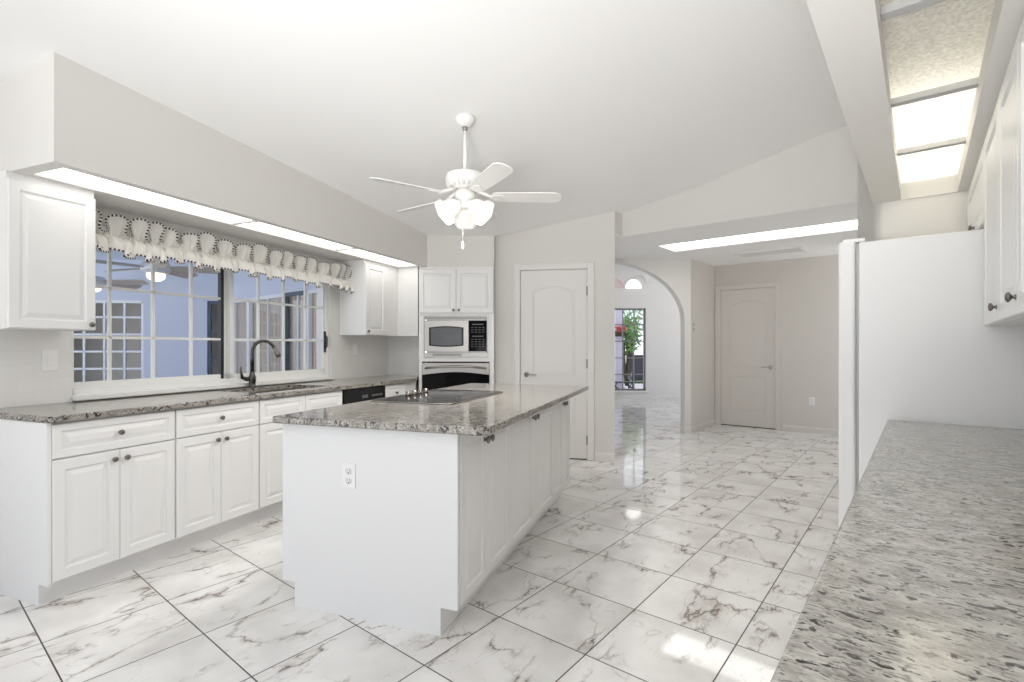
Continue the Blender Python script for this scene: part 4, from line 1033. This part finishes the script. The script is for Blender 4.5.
# garden window
base = (wx0, DY, wz0)
e = bpy.data.objects.new('window_6', None); COL.objects.link(e); frame_obj(e, W, base); struct(e)
WM = face_mv(0, DY, 0)
f = MB(base)
for q in ((wx0, wx1, wz0, wz0+0.04), (wx0, wx1, wz1-0.04, wz1), (wx0, wx0+0.04, wz0, wz1), (wx1-0.04, wx1, wz0, wz1)): f.mbox(WM, *q, -0.10, -0.04)
f.build('window_frame', M['lead'], e)
f = MB(base)
for i in (1, 2, 3): a = wx1-0.27*i; f.mbox(WM, a-0.012, a+0.012, wz0, wz1, -0.08, -0.05)
for z in (0.585, 0.98, 1.38, 1.78): f.mbox(WM, wx0, wx1, z-0.012, z+0.012, -0.08, -0.05)
f.build('muntins', M['lead'], e)
f = MB(base); f.mbox(WM, wx0+0.03, wx1-0.03, wz0+0.03, wz1-0.03, -0.068, -0.064); f.build('glass', M['clear'], e)
f = MB(base); f.mbox(WM, wx0-0.05, wx1+0.05, wz0-0.04, wz0, -0.04, 0.05, 0.006); f.build('window_sill', M['trim'], e)
mb = MB(); mb.box(-2, 9, DY+0.3, 34, -0.20, -0.06); g = mb.build('ground_garden', M['paving']); struct(g)
mb = MB((3.5, 22, -0.06)); mb.box(1.0, 8.0, 18, 30, -0.0595, -0.02); g = mb.build('lawn', M['lawn']); g.location = (3.5, 22, -0.06); g['kind'] = 'stuff'; tag(g, 'sunlit green lawn beyond the dining room window', 'lawn')
base = (2.93, 14.0, -0.06)
t = thing('porch_column', 'pale lilac square porch column outside the dining window', 'column', W, base)
mb = MB(base); mb.box(2.84, 3.06, 13.9, 14.12, 0.14, 2.75); mb.build('shaft', M['lilac'], t)
mb = MB(base); mb.box(2.80, 3.10, 13.86, 14.16, -0.06, 0.14, 0.01); mb.build('plinth', M['lilac'], t)
mb = MB(base); mb.box(2.80, 3.10, 13.86, 14.16, 2.70, 2.85, 0.01); mb.build('capital', M['lilac'], t)
# red flowers in a planter on the column
base = (2.95, 13.80, 1.55)
t = thing('wall_planter', 'planter of red flowers fixed to the front of the porch column', 'plant', W, base)
rnd = random.Random(5); mb = MB(base)
for i in range(60):
    a = rnd.uniform(0, 6.28); rr_ = 0.15*math.sqrt(rnd.random()); c = (2.95+rr_*math.cos(a), 13.78+0.1*math.sin(a)*rr_/0.15, 1.66+rnd.uniform(-0.03, 0.14))
    mb.lathe(c, [(0.0, 0), (0.03, 0.012), (0.034, 0.022), (0.0, 0.03)], 7)
mb.build('flowers', M['red'], t)
mb = MB(base); mb.box(2.82, 3.08, 13.70, 13.899, 1.53, 1.665, 0.01); mb.build('box', M['bark'], t)
def shrub(label, X, Y, z0, r, hgt, n, seed, name='shrub', g0=-0.06):
    base = (X, Y, g0); t = thing(name, label, 'plant', W, base); rnd = random.Random(seed)
    mb = MB(base)
    for k in range(5):
        a = k*1.26; mb.tube([(X, Y, g0), (X+0.12*math.cos(a), Y+0.12*math.sin(a), z0*0.6), (X+0.3*r*math.cos(a), Y+0.3*r*math.sin(a), z0+hgt*0.4)], 0.05, 7, [0.07, 0.05, 0.02])
    mb.build('trunk', M['bark'], t)
    mb = MB(base)
    for i in range(n):
        d = Vector((rnd.gauss(0, 1), rnd.gauss(0, 1), rnd.gauss(0, 1))).normalized(); q = rnd.random()**0.4
        c = Vector((X+d.x*r*q, Y+d.y*r*q, z0+hgt*0.5+d.z*hgt*0.5*q)); a = Vector((rnd.gauss(0, 1), rnd.gauss(0, 1), rnd.gauss(0, 1))).normalized(); b = a.orthogonal().normalized(); L = rnd.uniform(0.07, 0.14)
        s_ = a.cross(b); mb.rings([[c-a*L+b*0.001, c+b*L*0.4+s_*0.02, c+a*L, c-b*L*0.4+s_*0.02]], True, False)
    mb.build('foliage', M['leaf'], t)
shrub('bushy green shrub with dark trunk behind the dining window', 3.86, 17.0, 0.95, 0.47, 1.35, 520, 2)
shrub('pale green shrub far back on the garden lawn', 5.6, 24.0, 1.45, 1.3, 2.6, 700, 9, g0=0.0)
# dark wicker chair and a low round table on the patio
base = (3.62, 14.6, -0.06)
t = thing('patio_chair', 'dark wicker patio chair outside the dining window', 'chair', W, base)
mb = MB(base); mb.box(3.40, 3.90, 14.35, 14.90, 0.28, 0.40, 0.03); mb.build('seat', M['slate'], t)
mb = MB(base); mb.box(3.40, 3.90, 14.28, 14.38, 0.36, 1.02, 0.03); mb.build('backrest', M['slate'], t)
for x in (3.43, 3.87):
    for y in (14.36, 14.86): mb = MB(base); mb.tube([(x, y, -0.06), (x, y, 0.30)], 0.022, 8); mb.build('leg', M['slate'], t)
base = (3.22, 13.55, -0.06)
t = thing('patio_bench', 'low scrolled metal bench just outside the dining window', 'bench', W, base)
mb = MB(base); mb.box(2.75, 3.70, 13.45, 13.75, 0.28, 0.31, 0.008); mb.build('seat', M['slate'], t)
for x in (2.8, 3.2, 3.65):
    mb = MB(base); mb.tube([(x, 13.47, -0.06), (x+0.08, 13.47, 0.10), (x-0.06, 13.47, 0.20), (x, 13.47, 0.29)], 0.02, 8); mb.tube([(x, 13.73, -0.06), (x+0.08, 13.73, 0.10), (x-0.06, 13.73, 0.20), (x, 13.73, 0.29)], 0.02, 8); mb.build('leg', M['slate'], t)
